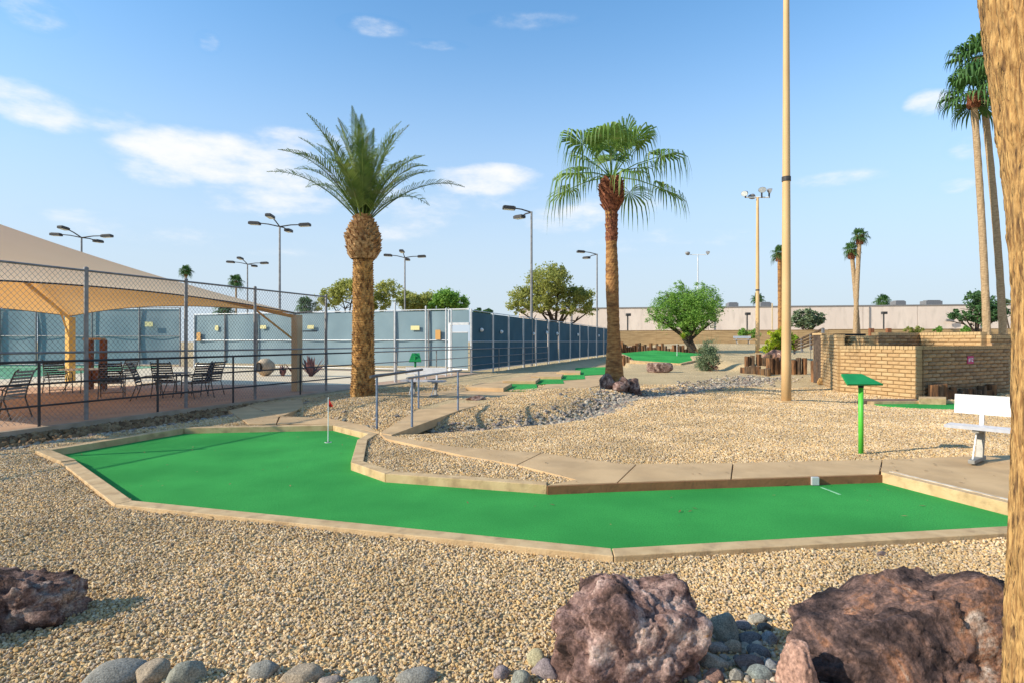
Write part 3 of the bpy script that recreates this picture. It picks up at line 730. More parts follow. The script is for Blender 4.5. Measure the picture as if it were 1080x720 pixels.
for i in range(14):
    a, b = bx[i], bx[i+1]
    za, zb_ = 8.6, 8.6
    MB().prism([(a+.05, bl(a)), (b-.05, bl(b)), (b-.05, bl(b)+35), (a+.05, bl(a)+35)], -.5, 9.1).build('wall', M['building'], bd)
    MB().prism([(a, bl(a)-.15), (b, bl(b)-.15), (b, bl(b)+35.2), (a, bl(a)+35.2)], 9.1, 9.35).build('roof_edge', M['galv'], bd)
for i in range(1, 14, 3):
    MB().box((bx[i]+1.2, bl(bx[i]+1.2)-.12, 4.5), (.14,.14,9.0)).build('downpipe', M['galv'], bd)
for px in (695, 863, 1002, 1030): 
    d = bl((px-540)/F*125); MB().box(atd(px, d-.25, zat(338, d)), (1.6, .3, .5)).build('wall_light', M['galv'], bd)
for i, (px, w) in enumerate(((772, 5), (806, 5.5), (947, 5), (982, 8), (1075, 7))):
    d = bl((px-540)/F*125)+6; p = atd(px, d, 9.9)
    w *= .45; u = MB().box((0,0,.1), (w, 2, .9)).box((0,-.2,.6),(w*.8,1.4,.25)).build('rooftop_unit', M['galv'], bd); u.location = p

# ------------------------------------------------------------------ slump block planter walls
blk = {}
def block_mesh(k, w, m, rf_=1.0):
    key = (k, round(w, 2), m)
    if key not in blk:
        r = random.Random(k*31+int(w*100)); b = MB(); L_, T, hh_ = w-.014, .2, .104
        vs = []
        for z in (-1, 1):
            for y in (-1, 1):
                for x in (-1, 1): vs.append((x*L_/2, y*T/2+(r.uniform(-.008,.008)), z*hh_/2))
        # pillowed face: mid ring on the front and back
        f = []
        b.add(vs, [(0,2,3,1),(4,5,7,6),(0,4,6,2),(1,3,7,5)])
        for sgn, (p0_, p1_, p2_, p3_) in ((-1, (0,1,5,4)), (1, (3,2,6,7))):
            n0 = len(b.v); 
            for x in (-.42, .42):
                for z in (-.28, .28): b.v.append((x*L_*(1 if sgn < 0 else -1), sgn*(T/2+.013+r.uniform(0,.012)*rf_), z*hh_))
            # order: (-,-),(-,+),(+,-),(+,+)
            a, bb, c, d = n0, n0+2, n0+3, n0+1
            b.f += [(p0_, p1_, bb, a), (p1_, p2_, c, bb), (p2_, p3_, d, c), (p3_, p0_, a, d), (a, bb, c, d)]
        blk[key] = b.mesh('block', M[m])
    return blk[key]
def block_wall(parent, a, b, z0, z1, cap=True, name='block', seed=0, Lb=.4, Hc=.118, mats=('block','block','block_b','block_c'), rough_=1.0, capm='block_b'):
    a = Vector(a); b = Vector(b); d = b-a; Ln = d.length; u = d.normalized(); ag = math.atan2(u.y, u.x); r = random.Random(seed)
    n = int((z1-(.1 if cap else 0)-z0)/Hc); nb = max(1, round(Ln/Lb)); w = Ln/nb
    m_ = (a+b)/2
    MB().box((m_.x, m_.y, (z0+z1)/2-.03), (Ln-.03, .17, z1-z0-.06), ag).build('mortar_core', M['mortar'], parent)
    for c in range(n):
        x = 0; half = c % 2
        segs = ([w/2] if half else [])+[w]*(nb-(1 if half else 0))+([w/2] if half else [])
        for sg in segs:
            cx = x+sg/2; x += sg
            o = bpy.data.objects.new(name, block_mesh(r.randrange(5), sg, r.choice(mats), rough_)); C.objects.link(o); o.parent = parent
            p = a+u*cx; nv = Vector((-u.y, u.x))*r.uniform(-.006,.006); o.location = (p.x+nv.x, p.y+nv.y, z0+Hc*(c+.5)); o.rotation_euler = (0, 0, ag+r.uniform(-.006,.006))
    if cap:
        zc = z0+n*Hc; k = 'cap'; nc = max(1, round(Ln/.13)); wc = Ln/nc
        if ('cap', capm) not in blk:
            blk[('cap', capm)] = MB().box((0,0,0), (.115,.26,.10)).mesh('cap_brick', M[capm])
        for i in range(nc):
            o = bpy.data.objects.new('cap_brick', blk[('cap', capm)]); C.objects.link(o); o.parent = parent
            p = a+u*(wc*(i+.5)); o.location = (p.x, p.y, zc+.055+r.uniform(-.004,.004)); o.rotation_euler = (0, 0, ag+r.uniform(-.02,.02))
W0 = (12.4, 22.6); W1 = (11.1, 19.2); W2 = (11.9, 16.7)
W3 = (11.9+.9*5.0, 16.7+.44*5.0)
w1 = thing('block_wall', 'low tan block wall in full sun, bending in behind the near green sign', 'wall')
block_wall(w1, W0, W1, -.22, 1.80, seed=1)
block_wall(w1, (W1[0]+.02, W1[1]-.06), (W2[0]+.024, W2[1]-.076), -.22, 1.43, seed=2)
w2 = thing('block_wall', 'shaded rough block wall with the pink plate behind the right bench', 'wall')
block_wall(w2, (W2[0]+.112, W2[1]+.055), W3, -.22, 1.42, seed=3, mats=['block_shade','block_shade','block_shade_deep'], rough_=2.2, capm='block_c')  # face turned from the sun, its shade painted with browner blocks
w3 = thing('block_wall', 'zigzag upper block wall stepping back above the lower planter walls', 'wall')
Z0 = (12.9, 22.4); Z1 = (12.8, 20.2); Z2 = (15.2, 21.3); Z3 = (15.6, 18.8); Z4 = (19.0, 20.4)
block_wall(w3, Z0, Z1, 1.05, 1.76, seed=4); block_wall(w3, (Z1[0]+.1,Z1[1]+.02), Z2, 1.05, 1.86, seed=5, mats=['block_shade','block_shade_deep','block_c'], rough_=1.8)  # second run turned from the sun, shade painted in by darker blocks
block_wall(w3, (Z2[0]+.05,Z2[1]-.12), Z3, 1.05, 1.86, seed=6); block_wall(w3, (Z3[0]+.1,Z3[1]+.02), Z4, 1.05, 1.84, seed=7, mats=['block_shade','block_c'])
block_wall(w3, (Z0[0]+.2,Z0[1]+.05), (15.8,23.5), 1.05, 1.8, seed=8)
MB().box((12.8,21.6,1.80),(.5,1.0,.07), 1.2).build('dark_coping', M['black'], w3)
# planter fill
tagk(MB().prism([W0, W1, W2, W3, (19.6,21.8),(19.6,29),(12.7,24)], -.3, 1.30).build('planter_soil', M['ground'], None))
# wall end pier, its shade painted in as dark brown, and its round cap
pier = thing('wall_pier', 'dark shaded end pier at the left end of the tan block wall', 'pier')
MB().box((12.42, 23.0, .8), (.16, .5, 2.0), .15).build('pier_shaft', M['pier_shade'], pier, bevel=.01)
MB().box((12.42, 23.0, 1.84), (.22, .56, .08), .15).build('pier_cap', M['block_b'], pier, bevel=.01)
# pink plate on the shaded wall
t_ = 0.0
r_ = (1018-540)/F; s_ = (r_*W2[1]-W2[0])/(.9-r_*.44); pp = Vector((W2[0]+.9*s_, W2[1]+.44*s_)); nn = Vector((.44,-.9)).normalized()
ps = thing('sign', 'small pink plate with a white hole number on the shaded block wall', 'sign', (pp.x+nn.x*.14, pp.y+nn.y*.14, zat(379, pp.y)), math.atan2(.44, .9))
MB().box((0,0,0), (.34,.02,.24)).build('plate', M['pink'], ps, bevel=.004)
def text(s, size, parent, loc, rot, m, ext=.004, name='lettering'):
    cu = bpy.data.curves.new(name, 'FONT'); cu.body = s; cu.size = size; cu.extrude = ext; cu.align_x = 'CENTER'; cu.align_y = 'CENTER'
    cu.materials.append(m); t = bpy.data.objects.new(name, cu); C.objects.link(t)
    dg = bpy.context.evaluated_depsgraph_get(); me = bpy.data.meshes.new_from_object(t.evaluated_get(dg)); bpy.data.objects.remove(t)
    o = bpy.data.objects.new(name, me); C.objects.link(o); o.parent = parent; o.location = loc; o.rotation_euler = rot; return o
text('#12', .17, ps, (0,-.013,0), (PI/2,0,0), M['white'])
# ------------------------------------------------------------------ loose stones (geometry nodes over a point mesh)
ALLP = [offset_poly(ccw(G1), .17), offset_poly(ccw(G4), .15), ccw(DECK)]+[ccw(P) for k_ in SLABS for P in SLABS[k_]]+[ccw([W0, W1, W2, W3, (19.6,21.8),(19.6,29),(12.7,24)])]
def stones(name, pts, scales, material, variants=4, squash=.7, subdiv=2, seed=0, amp=.35):
    n = len(pts); me = bpy.data.meshes.new(name); me.vertices.add(n); me.vertices.foreach_set('co', np.asarray(pts, np.float32).ravel())
    a = me.attributes.new('sc', 'FLOAT', 'POINT'); a.data.foreach_set('value', np.asarray(scales, np.float32))
    r = np.random.RandomState(seed); rot = np.stack([r.uniform(-.5,.5,n), r.uniform(-.5,.5,n), r.uniform(0,6.28,n)], -1).astype(np.float32)
    b = me.attributes.new('rt', 'FLOAT_VECTOR', 'POINT'); b.data.foreach_set('vector', rot.ravel())
    o = link(name, me)
    ng = bpy.data.node_groups.new(name, 'GeometryNodeTree'); ng.interface.new_socket('Geometry', in_out='INPUT', socket_type='NodeSocketGeometry')
    ng.interface.new_socket('Geometry', in_out='OUTPUT', socket_type='NodeSocketGeometry')
    N = ng.nodes; L = ng.links; gi = N.new('NodeGroupInput'); go = N.new('NodeGroupOutput')
    ip = N.new('GeometryNodeInstanceOnPoints'); jn = N.new('GeometryNodeJoinGeometry')
    for v in range(variants):
        ico = N.new('GeometryNodeMeshIcoSphere'); ico.inputs['Radius'].default_value = .5; ico.inputs['Subdivisions'].default_value = subdiv
        no = N.new('ShaderNodeTexNoise'); no.noise_dimensions = '4D'; no.inputs['W'].default_value = v*3.7+seed; no.inputs['Scale'].default_value = 1.7; no.inputs['Detail'].default_value = 1
        sb = N.new('ShaderNodeVectorMath'); sb.operation = 'SUBTRACT'; sb.inputs[1].default_value = (.5,.5,.5)
        ml = N.new('ShaderNodeVectorMath'); ml.operation = 'SCALE'; ml.inputs['Scale'].default_value = amp*2.4
        sp_ = N.new('GeometryNodeSetPosition'); L.new(ico.outputs['Mesh'], sp_.inputs['Geometry'])
        L.new(no.outputs['Color'], sb.inputs[0]); L.new(sb.outputs[0], ml.inputs[0]); L.new(ml.outputs[0], sp_.inputs['Offset'])
        tr = N.new('GeometryNodeTransform'); tr.inputs['Scale'].default_value = (1.0, .85-.1*(v % 3), squash+.08*(v % 2)); L.new(sp_.outputs[0], tr.inputs[0])
        sm = N.new('GeometryNodeSetMaterial'); sm.inputs['Material'].default_value = material; L.new(tr.outputs[0], sm.inputs[0])
        gti = N.new('GeometryNodeGeometryToInstance'); L.new(sm.outputs[0], gti.inputs[0]); L.new(gti.outputs[0], jn.inputs[0])
    L.new(gi.outputs[0], ip.inputs['Points']); L.new(jn.outputs[0], ip.inputs['Instance']); ip.inputs['Pick Instance'].default_value = True
    ns = N.new('GeometryNodeInputNamedAttribute'); ns.data_type = 'FLOAT'; ns.inputs['Name'].default_value = 'sc'
    nr = N.new('GeometryNodeInputNamedAttribute'); nr.data_type = 'FLOAT_VECTOR'; nr.inputs['Name'].default_value = 'rt'
    er = N.new('FunctionNodeEulerToRotation'); L.new(nr.outputs[0], er.inputs[0]); L.new(er.outputs[0], ip.inputs['Rotation']); L.new(ns.outputs[0], ip.inputs['Scale'])
    L.new(ip.outputs[0], go.inputs[0])
    md = o.modifiers.new('stones', 'NODES'); md.node_group = ng
    return o
def scatter(y0, y1, dens, margin=.9):
    """random points inside the view wedge between depths y0 and y1"""
    w1_ = .92*y1+margin; n = int((y1-y0)*2*w1_*dens); x = rng.uniform(-w1_, w1_, n); y = rng.uniform(y0, y1, n)
    k = np.abs(x) < .92*y+margin; return x[k], y[k]
gx, gy, gs = [], [], []
for (a, b, dn, s0, s1) in ((1.9,4.2,3900,.013,.026),(4.2,6.5,2900,.014,.028),(6.5,9,2000,.018,.033),(9,12,1300,.023,.038),(12,16.5,650,.03,.046),(16.5,21,240,.036,.055)):
    x, y = scatter(a, b, dn); gx.append(x); gy.append(y); gs.append(rng.uniform(s0, s1, len(x))*np.where(rng.rand(len(x)) < .04, 1.35, 1))
gx = np.concatenate(gx); gy = np.concatenate(gy); gs = np.concatenate(gs)
keep = np.ones(len(gx), bool)
for P in ALLP: keep &= ~inside(gx, gy, P)
f_ = np.where(gy < 28.4, -12.9+.386*gy, 0); s_ = (gx-f_)*UY
keep &= s_ > .95
dstr = seg_dist(gx, gy, STREAM); keep &= ~((dstr < .3) & (rng.rand(len(gx)) < .8))
keep &= ~((s_ < 2.1) & (gy < 15) & (rng.rand(len(gx)) < .5))
keep &= ~((np.hypot(gx+2.5, gy-1.7) < -1))
# a patch of cobbles between the two near boulders is free of gravel
patch = ((gx-1.15)/.42)**2+((gy-2.62)/.42)**2 < 1
keep &= ~(patch & (rng.rand(len(gx)) < .75))
gx, gy, gs = gx[keep], gy[keep], gs[keep]
gz = terr(gx, gy)+gs*.12+.006*rng.rand(len(gx))
gv = stones('gravel', np.stack([gx, gy, gz], -1), gs, M['gravel'], variants=6, squash=.72, subdiv=1, seed=3)
tag(gv, kind='stuff')
print('gravel', len(gx))
# wash cobbles
cx, cy, cs = [], [], []
for (ax, ay), (bx_, by_) in zip(STREAM[:-1], STREAM[1:]):
    Ls = math.hypot(bx_-ax, by_-ay); n = int(Ls*(230 if ay < 16 else 130)); n = n if ax > -2.2 else n//4; t = rng.rand(n); o_ = rng.normal(0, .25+(.006 if ay < 14 else .014)*ay, n)
    dx, dy = (bx_-ax)/Ls, (by_-ay)/Ls
    cx.append(ax+dx*t*Ls-dy*o_); cy.append(ay+dy*t*Ls+dx*o_); cs.append(rng.uniform(.035,.115,n)*(1+.012*ay))
# pebbles at the foot of the patio bank
n = 1500; yy = rng.uniform(4, 14.6, n); ss = rng.uniform(.75, 2.2, n)
cx.append(-12.9+.386*yy+ss/UY); cy.append(yy); cs.append(rng.uniform(.04,.1,n))
cx = np.concatenate(cx); cy = np.concatenate(cy); cs = np.concatenate(cs)
keep = np.ones(len(cx), bool)
for P in ALLP: keep &= ~inside(cx, cy, P)
dk = inside(cx, cy, ccw(DECK)); keep |= dk & (terr(cx, cy) < -.2)
cx, cy, cs = cx[keep], cy[keep], cs[keep]
wc = stones('wash_cobbles', np.stack([cx, cy, terr(cx, cy)+cs*.15], -1), cs, M['cobble'], variants=5, squash=.5, subdiv=2, seed=9, amp=.42); tag(wc, kind='stuff')
# small cobbles between the boulders
n = 420; a_ = rng.uniform(0, 6.28, n); r_ = np.sqrt(rng.rand(n))*.45; px_ = 1.15+r_*np.cos(a_)*.95; py_ = 2.62+r_*np.sin(a_); sc_ = rng.uniform(.02,.055,n)
sc = stones('small_cobbles', np.stack([px_, py_, terr(px_, py_)+.005], -1), sc_, M['cobble'], variants=5, squash=.65, subdiv=2, seed=21, amp=.25); tag(sc, kind='stuff')
# clods in the soil bank
n = 5200; yy = rng.uniform(1, 15.5, n); ss = rng.uniform(.36, .95, n)
bx2 = -12.9+.386*yy+ss/UY
bank_m = inst_mat('soil_clod', [(.24,.145,.075),(.32,.20,.10),(.16,.095,.05),(.38,.26,.14),(.28,.18,.09)])
bk = stones('soil_bank', np.stack([bx2, yy, terr(bx2, yy)*.35+.65*(-.03-.24*(ss-.36)/.6)-.02], -1), rng.uniform(.04,.15,n), bank_m, variants=5, squash=.8, subdiv=2, seed=31, amp=.4); tag(bk, kind='stuff')

# dry leaf litter blown over the gravel, curbs and path
lx, ly = scatter(2.2, 12, 7); lm = MB(); rr_ = random.Random(77)
for x, y in zip(lx, ly):
    if (x+12.9-.386*y)*UY < 1.0: continue
    on_t = bool(inside(np.array([x]), np.array([y]), ccw(G1))[0])
    if on_t and rr_.random() > .25: continue
    zb_ = (-.092 if on_t else max(tz(x, y)+.022, .006 if any(bool(inside(np.array([x]), np.array([y]), ccw(P))[0]) for P in SLABS['main']+SLABS['left']) else -9))
    a = rr_.uniform(0, 6.28); l_ = rr_.uniform(.012, .035); w_ = l_*rr_.uniform(.2,.45); u = Vector((math.cos(a), math.sin(a), rr_.uniform(-.1,.3))); v = Vector((-math.sin(a), math.cos(a), rr_.uniform(-.2,.2))); c = Vector((x, y, zb_+.004))
    lm.add([c-u*l_, c-v*w_+Vector((0,0,.003)), c+u*l_, c+v*w_+Vector((0,0,.003))], [(0,1,2,3)])
lo_ = lm.build('leaf_litter', mat('dry_leaf', (.14,.08,.035), (.34,.23,.11), 3, .9), None); tag(lo_, kind='stuff')

# ------------------------------------------------------------------ boulders
def rock(name, loc, dims, m, label, cat='boulder', planes=12, seed=0, sub=5, fine=.05, rot=0, flat_bottom=-.35, cuts=None, group=None, mean=.82, freq=2.0, stepf=0.0):
    r = np.random.RandomState(seed); bm = bmesh.new(); bmesh.ops.create_icosphere(bm, subdivisions=sub, radius=1.0)
    V = np.array([v.co[:] for v in bm.verts]); Fc = np.array([[v.index for v in f.verts] for f in bm.faces]); bm.free()
    nn = r.normal(size=(planes, 3)); nn /= np.linalg.norm(nn, axis=1)[:, None]; hh_ = r.uniform(mean-.14, mean+.16, planes)
    if cuts is not None:
        for c in cuts: v = np.array(c[:3], float); nn = np.vstack([nn, v/np.linalg.norm(v)]); hh_ = np.append(hh_, c[3])
    dp = V @ nn.T; q = np.where(dp > .05, hh_/np.maximum(dp, .05), 9); q = np.hstack([q, np.full((len(V), 1), 1.08)])
    k = 30.0; rad = -np.log(np.sum(np.exp(-k*q), axis=1))/k
    P = V*rad[:, None]
    o_ = seed*3.1
    d1 = fbm(P[:,0]*freq+o_, P[:,1]*freq, P[:,2]*freq, 6, .55)
    rid = 1-np.abs(fbm(P[:,0]*freq*1.7+o_+9, P[:,1]*freq*1.7+4, P[:,2]*freq*1.7, 4, .5))*3.2
    d2 = -np.clip(rid-.72, 0, 1)*1.0
    lay = 0
    if stepf: 
        w = P[:,2]*stepf+fbm(P[:,0]*1.5+2, P[:,1]*1.5, P[:,2]*1.5, 3)*2.2; lay = (np.abs((w % 1)-.5)*2)**3*-.08
    P = P*(1+fine*2.6*d1+fine*2.2*d2+lay)[:, None]
    P[:,0] *= dims[0]/2; P[:,1] *= dims[1]/2; P[:,2] *= dims[2]/2
    o = link(name, npmesh(name, P, Fc, m, smooth=True)); o.location = loc; o.rotation_euler = (0, 0, rot)
    return tag(o, label, cat, group)
rock('boulder', (.555, 2.80, .06), (.80,.58,.78), M['lava'], 'big purple brown rough boulder at the bottom, left of the cobble patch', seed=4, sub=6, fine=.10, planes=6,
     cuts=[(0,0,1,.80),(-.75,-.1,1.0,.78),(-1,0,.1,.88),(.25,-1,.1,.80),(1,.1,.12,.88),(.9,-.2,-.6,.8),(.1,.6,1,.84)], freq=2.9, stepf=1.6)
rock('boulder', (1.87, 2.74, -.03), (1.22,.60,.98), M['lava_b'], 'largest dark boulder with rusty patches, at the foot of the near palm trunk', seed=15, sub=6, fine=.085, planes=5,
     cuts=[(-.42,-.1,1,.66),(-1,-.1,.3,.84),(.1,-.9,.55,.70),(0,.1,1,.92)], freq=2.6, stepf=1.4)
rock('boulder', (1.30, 2.56, .0), (.17,.20,.36), M['pinkrock'], 'smooth pinkish slab of rock leaning on the left of the dark boulder', seed=22, sub=5, fine=.06, planes=5, cuts=[(-1,-.2,.5,.8),(.8,-.3,.5,.8),(0,-1,.1,.75)], rot=.3, freq=2.6)
rock('boulder', (-2.78, 3.20, .04), (.60,.38,.46), M['lava_c'], 'low jagged dark brown lava rock at the left edge of the gravel', seed=31, sub=5, fine=.17, planes=7,
     cuts=[(.25,0,1,.78),(1,-.3,.3,.9)], freq=3.4, rot=.35, stepf=2.0)
rock('boulder', (-2.98, 2.95, .03), (.44,.34,.34), M['lava_c'], 'smaller dark reddish lava rock in front of the jagged one at the left edge', seed=36, sub=5, fine=.10, planes=8, freq=3.0)
COB = {'grey': (.25,.25,.22), 'tan': (.42,.30,.18), 'green': (.24,.26,.20), 'pink': (.38,.28,.23), 'slate': (.10,.13,.18), 'beige': (.46,.38,.28), 'maroon': (.16,.07,.08),
       'teal': (.12,.20,.21), 'cream': (.56,.50,.38), 'mauve': (.26,.18,.21), 'red': (.30,.09,.06), 'yellow': (.55,.47,.22), 'black': (.05,.05,.06), 'blue': (.16,.22,.29)}
COB = {k: tuple((c*.5+(.30,.26,.21)[i]*.5)*(.9 if sum(v) > .5 else .75) for i, c in enumerate(v)) for k, v in COB.items()}
cm = {k: rock_mat('cobble_'+k, [(.3, tuple(c*.72 for c in v)), (.5, v), (.7, tuple(min(1, c*1.3) for c in v))], 9, .35, 60) for k, v in COB.items()}
def cobble(px, py, rx, ry, col, label, rot=0, seed=0, dep=1.0):
    d = (H+.03)*F/(py+ry*.5-360); s = d/F; p = ((px-540)*s, d, 0)
    if d < 2.0: d = 2.0
    rock('river_cobble', (p[0], p[1]+.01, tz(p[0], p[1])+ry*s*.35), (2.1*rx*s, 2.0*max(rx*.6, ry)*s*dep, 2.3*ry*s), cm[col], label, 'river stone', planes=9, seed=seed+50, sub=4, fine=.02, rot=rot, mean=.84)
for i, a in enumerate([
    (121,710,29,13,'grey','long flat grey stone on the bottom edge of the gravel, leftmost of the row',.4),
    (160,709,17,14,'tan','rusty tan stone second in the bottom row, right of the long grey one',.9),
    (196,712,18,15,'green','greenish grey upright stone third in the bottom row',.6),
    (278,707,14,11,'grey','pale grey rounded stone standing alone in the middle of the bottom row',.2),
    (316,713,21,10,'tan','flat tan stone just right of the lone grey rounded one',.3),
    (348,718,12,5,'pink','small pinkish stone half buried beside the flat tan one',.3),
    (384,719,16,5,'green','low olive stone half cut by the bottom of the picture',.1),
    (438,714,20,9,'grey','smooth grey green oval stone at the right of the bottom row',.1),
    (529,710,8,8,'mauve','small lilac grey stone left of the big boulder, farthest left',.5),
    (549,716,11,9,'green','round grey green stone at the foot of the big boulder',.2),
    (567,694,11,10,'yellow','yellowish pale stone against the left foot of the big boulder',.2),
    (576,706,15,11,'mauve','blocky mauve stone resting on the yellowish one',-.3),
    (765,665,14,17,'green','large dark green grey cobble pressed against the right side of the big boulder',.3),
    (775,684,9,7,'tan','small smooth tan oval stone below the large green grey cobble',-.3),
    (753,699,14,9,'beige','pale beige flat faced stone at the boulder foot',-.4),
    (790,674,14,6,'slate','slate blue flat stone in the middle of the cobble patch',.1),
    (799,653,11,6,'cream','cream coloured stone at the top of the cobble patch',.2),
    (784,661,9,6,'mauve','mauve stone between the green grey cobble and the cream one',-.4),
    (801,688,11,7,'slate','dark blue oval stone right of the smooth tan one',-.5),
    (812,675,8,7,'blue','light blue grey stone near the pinkish slab',.4),
    (791,701,14,8,'maroon','maroon flat stone in the lower cobble patch',-.1),
    (803,713,12,9,'teal','teal green stone at the bottom of the cobble patch',-.5),
    (752,715,11,8,'red','brick red stone at the bottom foot of the big boulder',.2),
    (807,662,8,5,'black','small black stone right of the cream one',.2),
    (757,684,12,6,'pink','pinkish tan stone tucked between the boulder and the tan oval',-.4),
    (777,714,9,6,'grey','small grey stone between the red and teal ones',.6),
    (815,703,8,7,'blue','blue stone wedged against the pinkish slab',.2),
    (931,582,5,3,'maroon','lone small dark stone on the gravel near the right curb',.2)]):
    cobble(*a[:6], rot=a[6], seed=i)
# rocks at the base of the fan palm, cut stone block, dark rock above the logs
pz = tz(3.15,17.5)
for i, (x, y, s, l) in enumerate([(2.85,17.05,.48,'rough brown rock piled against the left foot of the fan palm'),(3.3,16.95,.44,'rough brown rock in front of the fan palm foot'),(3.66,17.15,.5,'dark rock at the right foot of the fan palm'),(3.15,16.75,.4,'small rock in front of the pile around the fan palm')]):
    rock('boulder', (x, y, tz(x,y)+.16), (s, s*.8, s*1.25 if i != 3 else s*.7), M['lava_c'] if i != 3 else M['lava'], l, seed=60+i, sub=4, fine=.09, planes=8)
rock('boulder', (-.95, 15.0, tz(-.95,15)), (.5,.35,.25), M['lava_c'], 'small flat brown rock on the mound right of the date palm', seed=77, sub=4)
pb_ = at(697,392,.0)
rock('rock_block', (pb_.x, pb_.y+.3, .22), (1.5,.8,.62), M['lava_c'], 'squared red brown block of rock in front of the far tilted green', seed=81, sub=4, fine=.03, planes=4, cuts=[(0,0,1,.8),(1,0,0,.88),(-1,0,0,.9),(0,-1,0,.8)])
rock('boulder', (15.0, 32.5, tz(15,32.5)+.25), (1.5,1.0,.9), M['lava_b'], 'dark purple rock beside the yellow green bush', seed=84, sub=4)

# ------------------------------------------------------------------ palms
def leaflets(mb, curve, n, L, w, up=.45, droop=.25, taper=.55, r=random):
    """pairs of narrow leaflets along a curve of (point, tangent, side, up)"""
    m = len(curve)-1
    for i in range(n):
        u = .12+.88*i/(n-1); f = u*m; k = min(int(f), m-1); t = f-k
        p = curve[k][0].lerp(curve[k+1][0], t); tg = curve[k][1]; sd_ = curve[k][2]; uv = curve[k][3]
        ll = L*math.sin(PI*min(1, .18+u*.80))**.7*(1 if u < .8 else 1-(u-.8)*1.6)
        for s in (-1, 1):
            dr = (sd_*s*(1-.35*u)+tg*(.55+.5*u)+uv*(up+r.uniform(-.12,.12))).normalized()
            q = p+dr*ll*.55; dr = (dr+Vector((r.gauss(0,.12),r.gauss(0,.12),r.gauss(0,.12)))).normalized(); e = p+dr*ll+Vector((0,0,-droop*ll*r.uniform(.5,1.2)))
            wv = tg.cross(uv).cross(dr).normalized() if False else uv.cross(dr).normalized()
            wv = (tg*.8+uv*.2-dr*dr.dot(tg)).normalized()*w*.5
            mb.add([p-wv*.6, p+wv*.6, q+wv, q-wv, e], [(0,1,2,3),(3,2,4)])
def frond_curve(p0, azm, el0, L, bend, n=10, twist=0):
    c = []; p = Vector(p0); el = el0
    for i in range(n+1):
        tg = Vector((math.cos(azm)*math.cos(el), math.sin(azm)*math.cos(el), math.sin(el)))
        sd_ = Vector((-math.sin(azm), math.cos(azm), 0)); uv = sd_.cross(tg)*-1
        uv = tg.cross(sd_); 
        if uv.z < 0: uv = -uv
        c.append((p.copy(), tg, sd_, uv)); p = p+tg*(L/n); el -= bend/n*(.35+1.3*i/n)
    return c
def boots(mb, z0, z1, rf, cnt, rows, bw, bh, out, r, tilt_=.5):
    for j in range(rows):
        z = z0+(z1-z0)*(j+.5)/rows; R_ = rf(z)
        for i in range(cnt):
            a = 2*PI*(i+(j % 2)*.5+j*.13)/cnt+r.uniform(-.06,.06); c, s = math.cos(a), math.sin(a)
            o_ = out*r.uniform(.6,1.3); w = bw*r.uniform(.8,1.15)*.5; h = bh*r.uniform(.8,1.2)
            n_ = Vector((c, s, 0)); t = Vector((-s, c, 0)); p = n_*(R_-.01)+Vector((0,0,z))
            mb.add([p-t*w-Vector((0,0,h*.5)), p+t*w-Vector((0,0,h*.5)), p+n_*o_+t*w*.75+Vector((0,0,h*tilt_)), p+n_*o_-t*w*.75+Vector((0,0,h*tilt_)),
                    p+t*w*.7+Vector((0,0,h*.55)), p-t*w*.7+Vector((0,0,h*.55))], [(0,1,2,3),(3,2,4,5),(0,3,5),(1,4,2)])
def trunk(mb, rf, z0, z1, seg=28, rings=40, bend=None, wob=.02, seed=0):
    vs = []; 
    for j in range(rings+1):
        z = z0+(z1-z0)*j/rings; R_ = rf(z); bx_, by_ = bend(z) if bend else (0, 0)
        for i in range(seg):
            a = 2*PI*i/seg; rr = R_*(1+wob*math.sin(i*3.7+j*2.1+seed)+wob*math.sin(j*1.9+seed)); vs.append((bx_+rr*math.cos(a), by_+rr*math.sin(a), z))
    fs = [(j*seg+i, j*seg+(i+1) % seg, (j+1)*seg+(i+1) % seg, (j+1)*seg+i) for j in range(rings) for i in range(seg)]
    fs.append(tuple(rings*seg+i for i in range(seg))); mb.add(vs, fs)
# date palm
r = random.Random(5)
dp_ = at(383, 418, .1); dz = tz(dp_.x, dp_.y); dp_.y += .0
dpm = thing('date_palm', 'date palm with a pineapple shaped bulb under its crown, beside the patio fence', 'palm tree', (dp_.x, dp_.y, dz-.05))
def rf1(z): return .255+.07*math.exp(-z*1.6)-.004*z+.012*math.sin(z*.9)
mb = MB(); trunk(mb, rf1, 0, 3.8, 30, 40); boots(mb, .1, 3.75, lambda z: rf1(z)-.0, 17, 58, .10, .075, .042, r); mb.build('trunk', M['bark_date'], dpm)
def rf2(z):
    t = (z-3.66)/1.05; return .22+.18*math.sin(PI*min(1, max(0, t*.92+.14)))**.8 if t < .9 else .16
mb = MB(); trunk(mb, rf2, 3.66, 4.7, 24, 12); boots(mb, 3.70, 4.78, lambda z: rf2(z) if z < 4.5 else max(.12, rf2(4.5)-(z-4.5)*.75), 15, 14, .13, .11, .10, r, .8); mb.build('bulb', M['boot'], dpm)
nf = 38
for i in range(nf):
    t = i/(nf-1); azm = i*2.39996+r.uniform(-.2,.2); el = math.radians(42+44*t**.8+r.uniform(-7,7)); L_ = r.uniform(2.35,3.0)*(1-.10*t)
    bend = r.uniform(1.0,1.7)*(1-.62*t)
    p0 = (.14*math.cos(azm)*(1-t), .14*math.sin(azm)*(1-t), 4.66+.15*t)
    c = frond_curve(p0, azm, el, L_, bend, 10)
    b = MB(); b.tube([q[0] for q in c], [.022*(1-.85*k/10) for k in range(11)], 4); fo = None
    leaflets(b, c, 44, .46, .026, up=.42, droop=.38, r=r); b.build('frond', M['frond'], dpm)
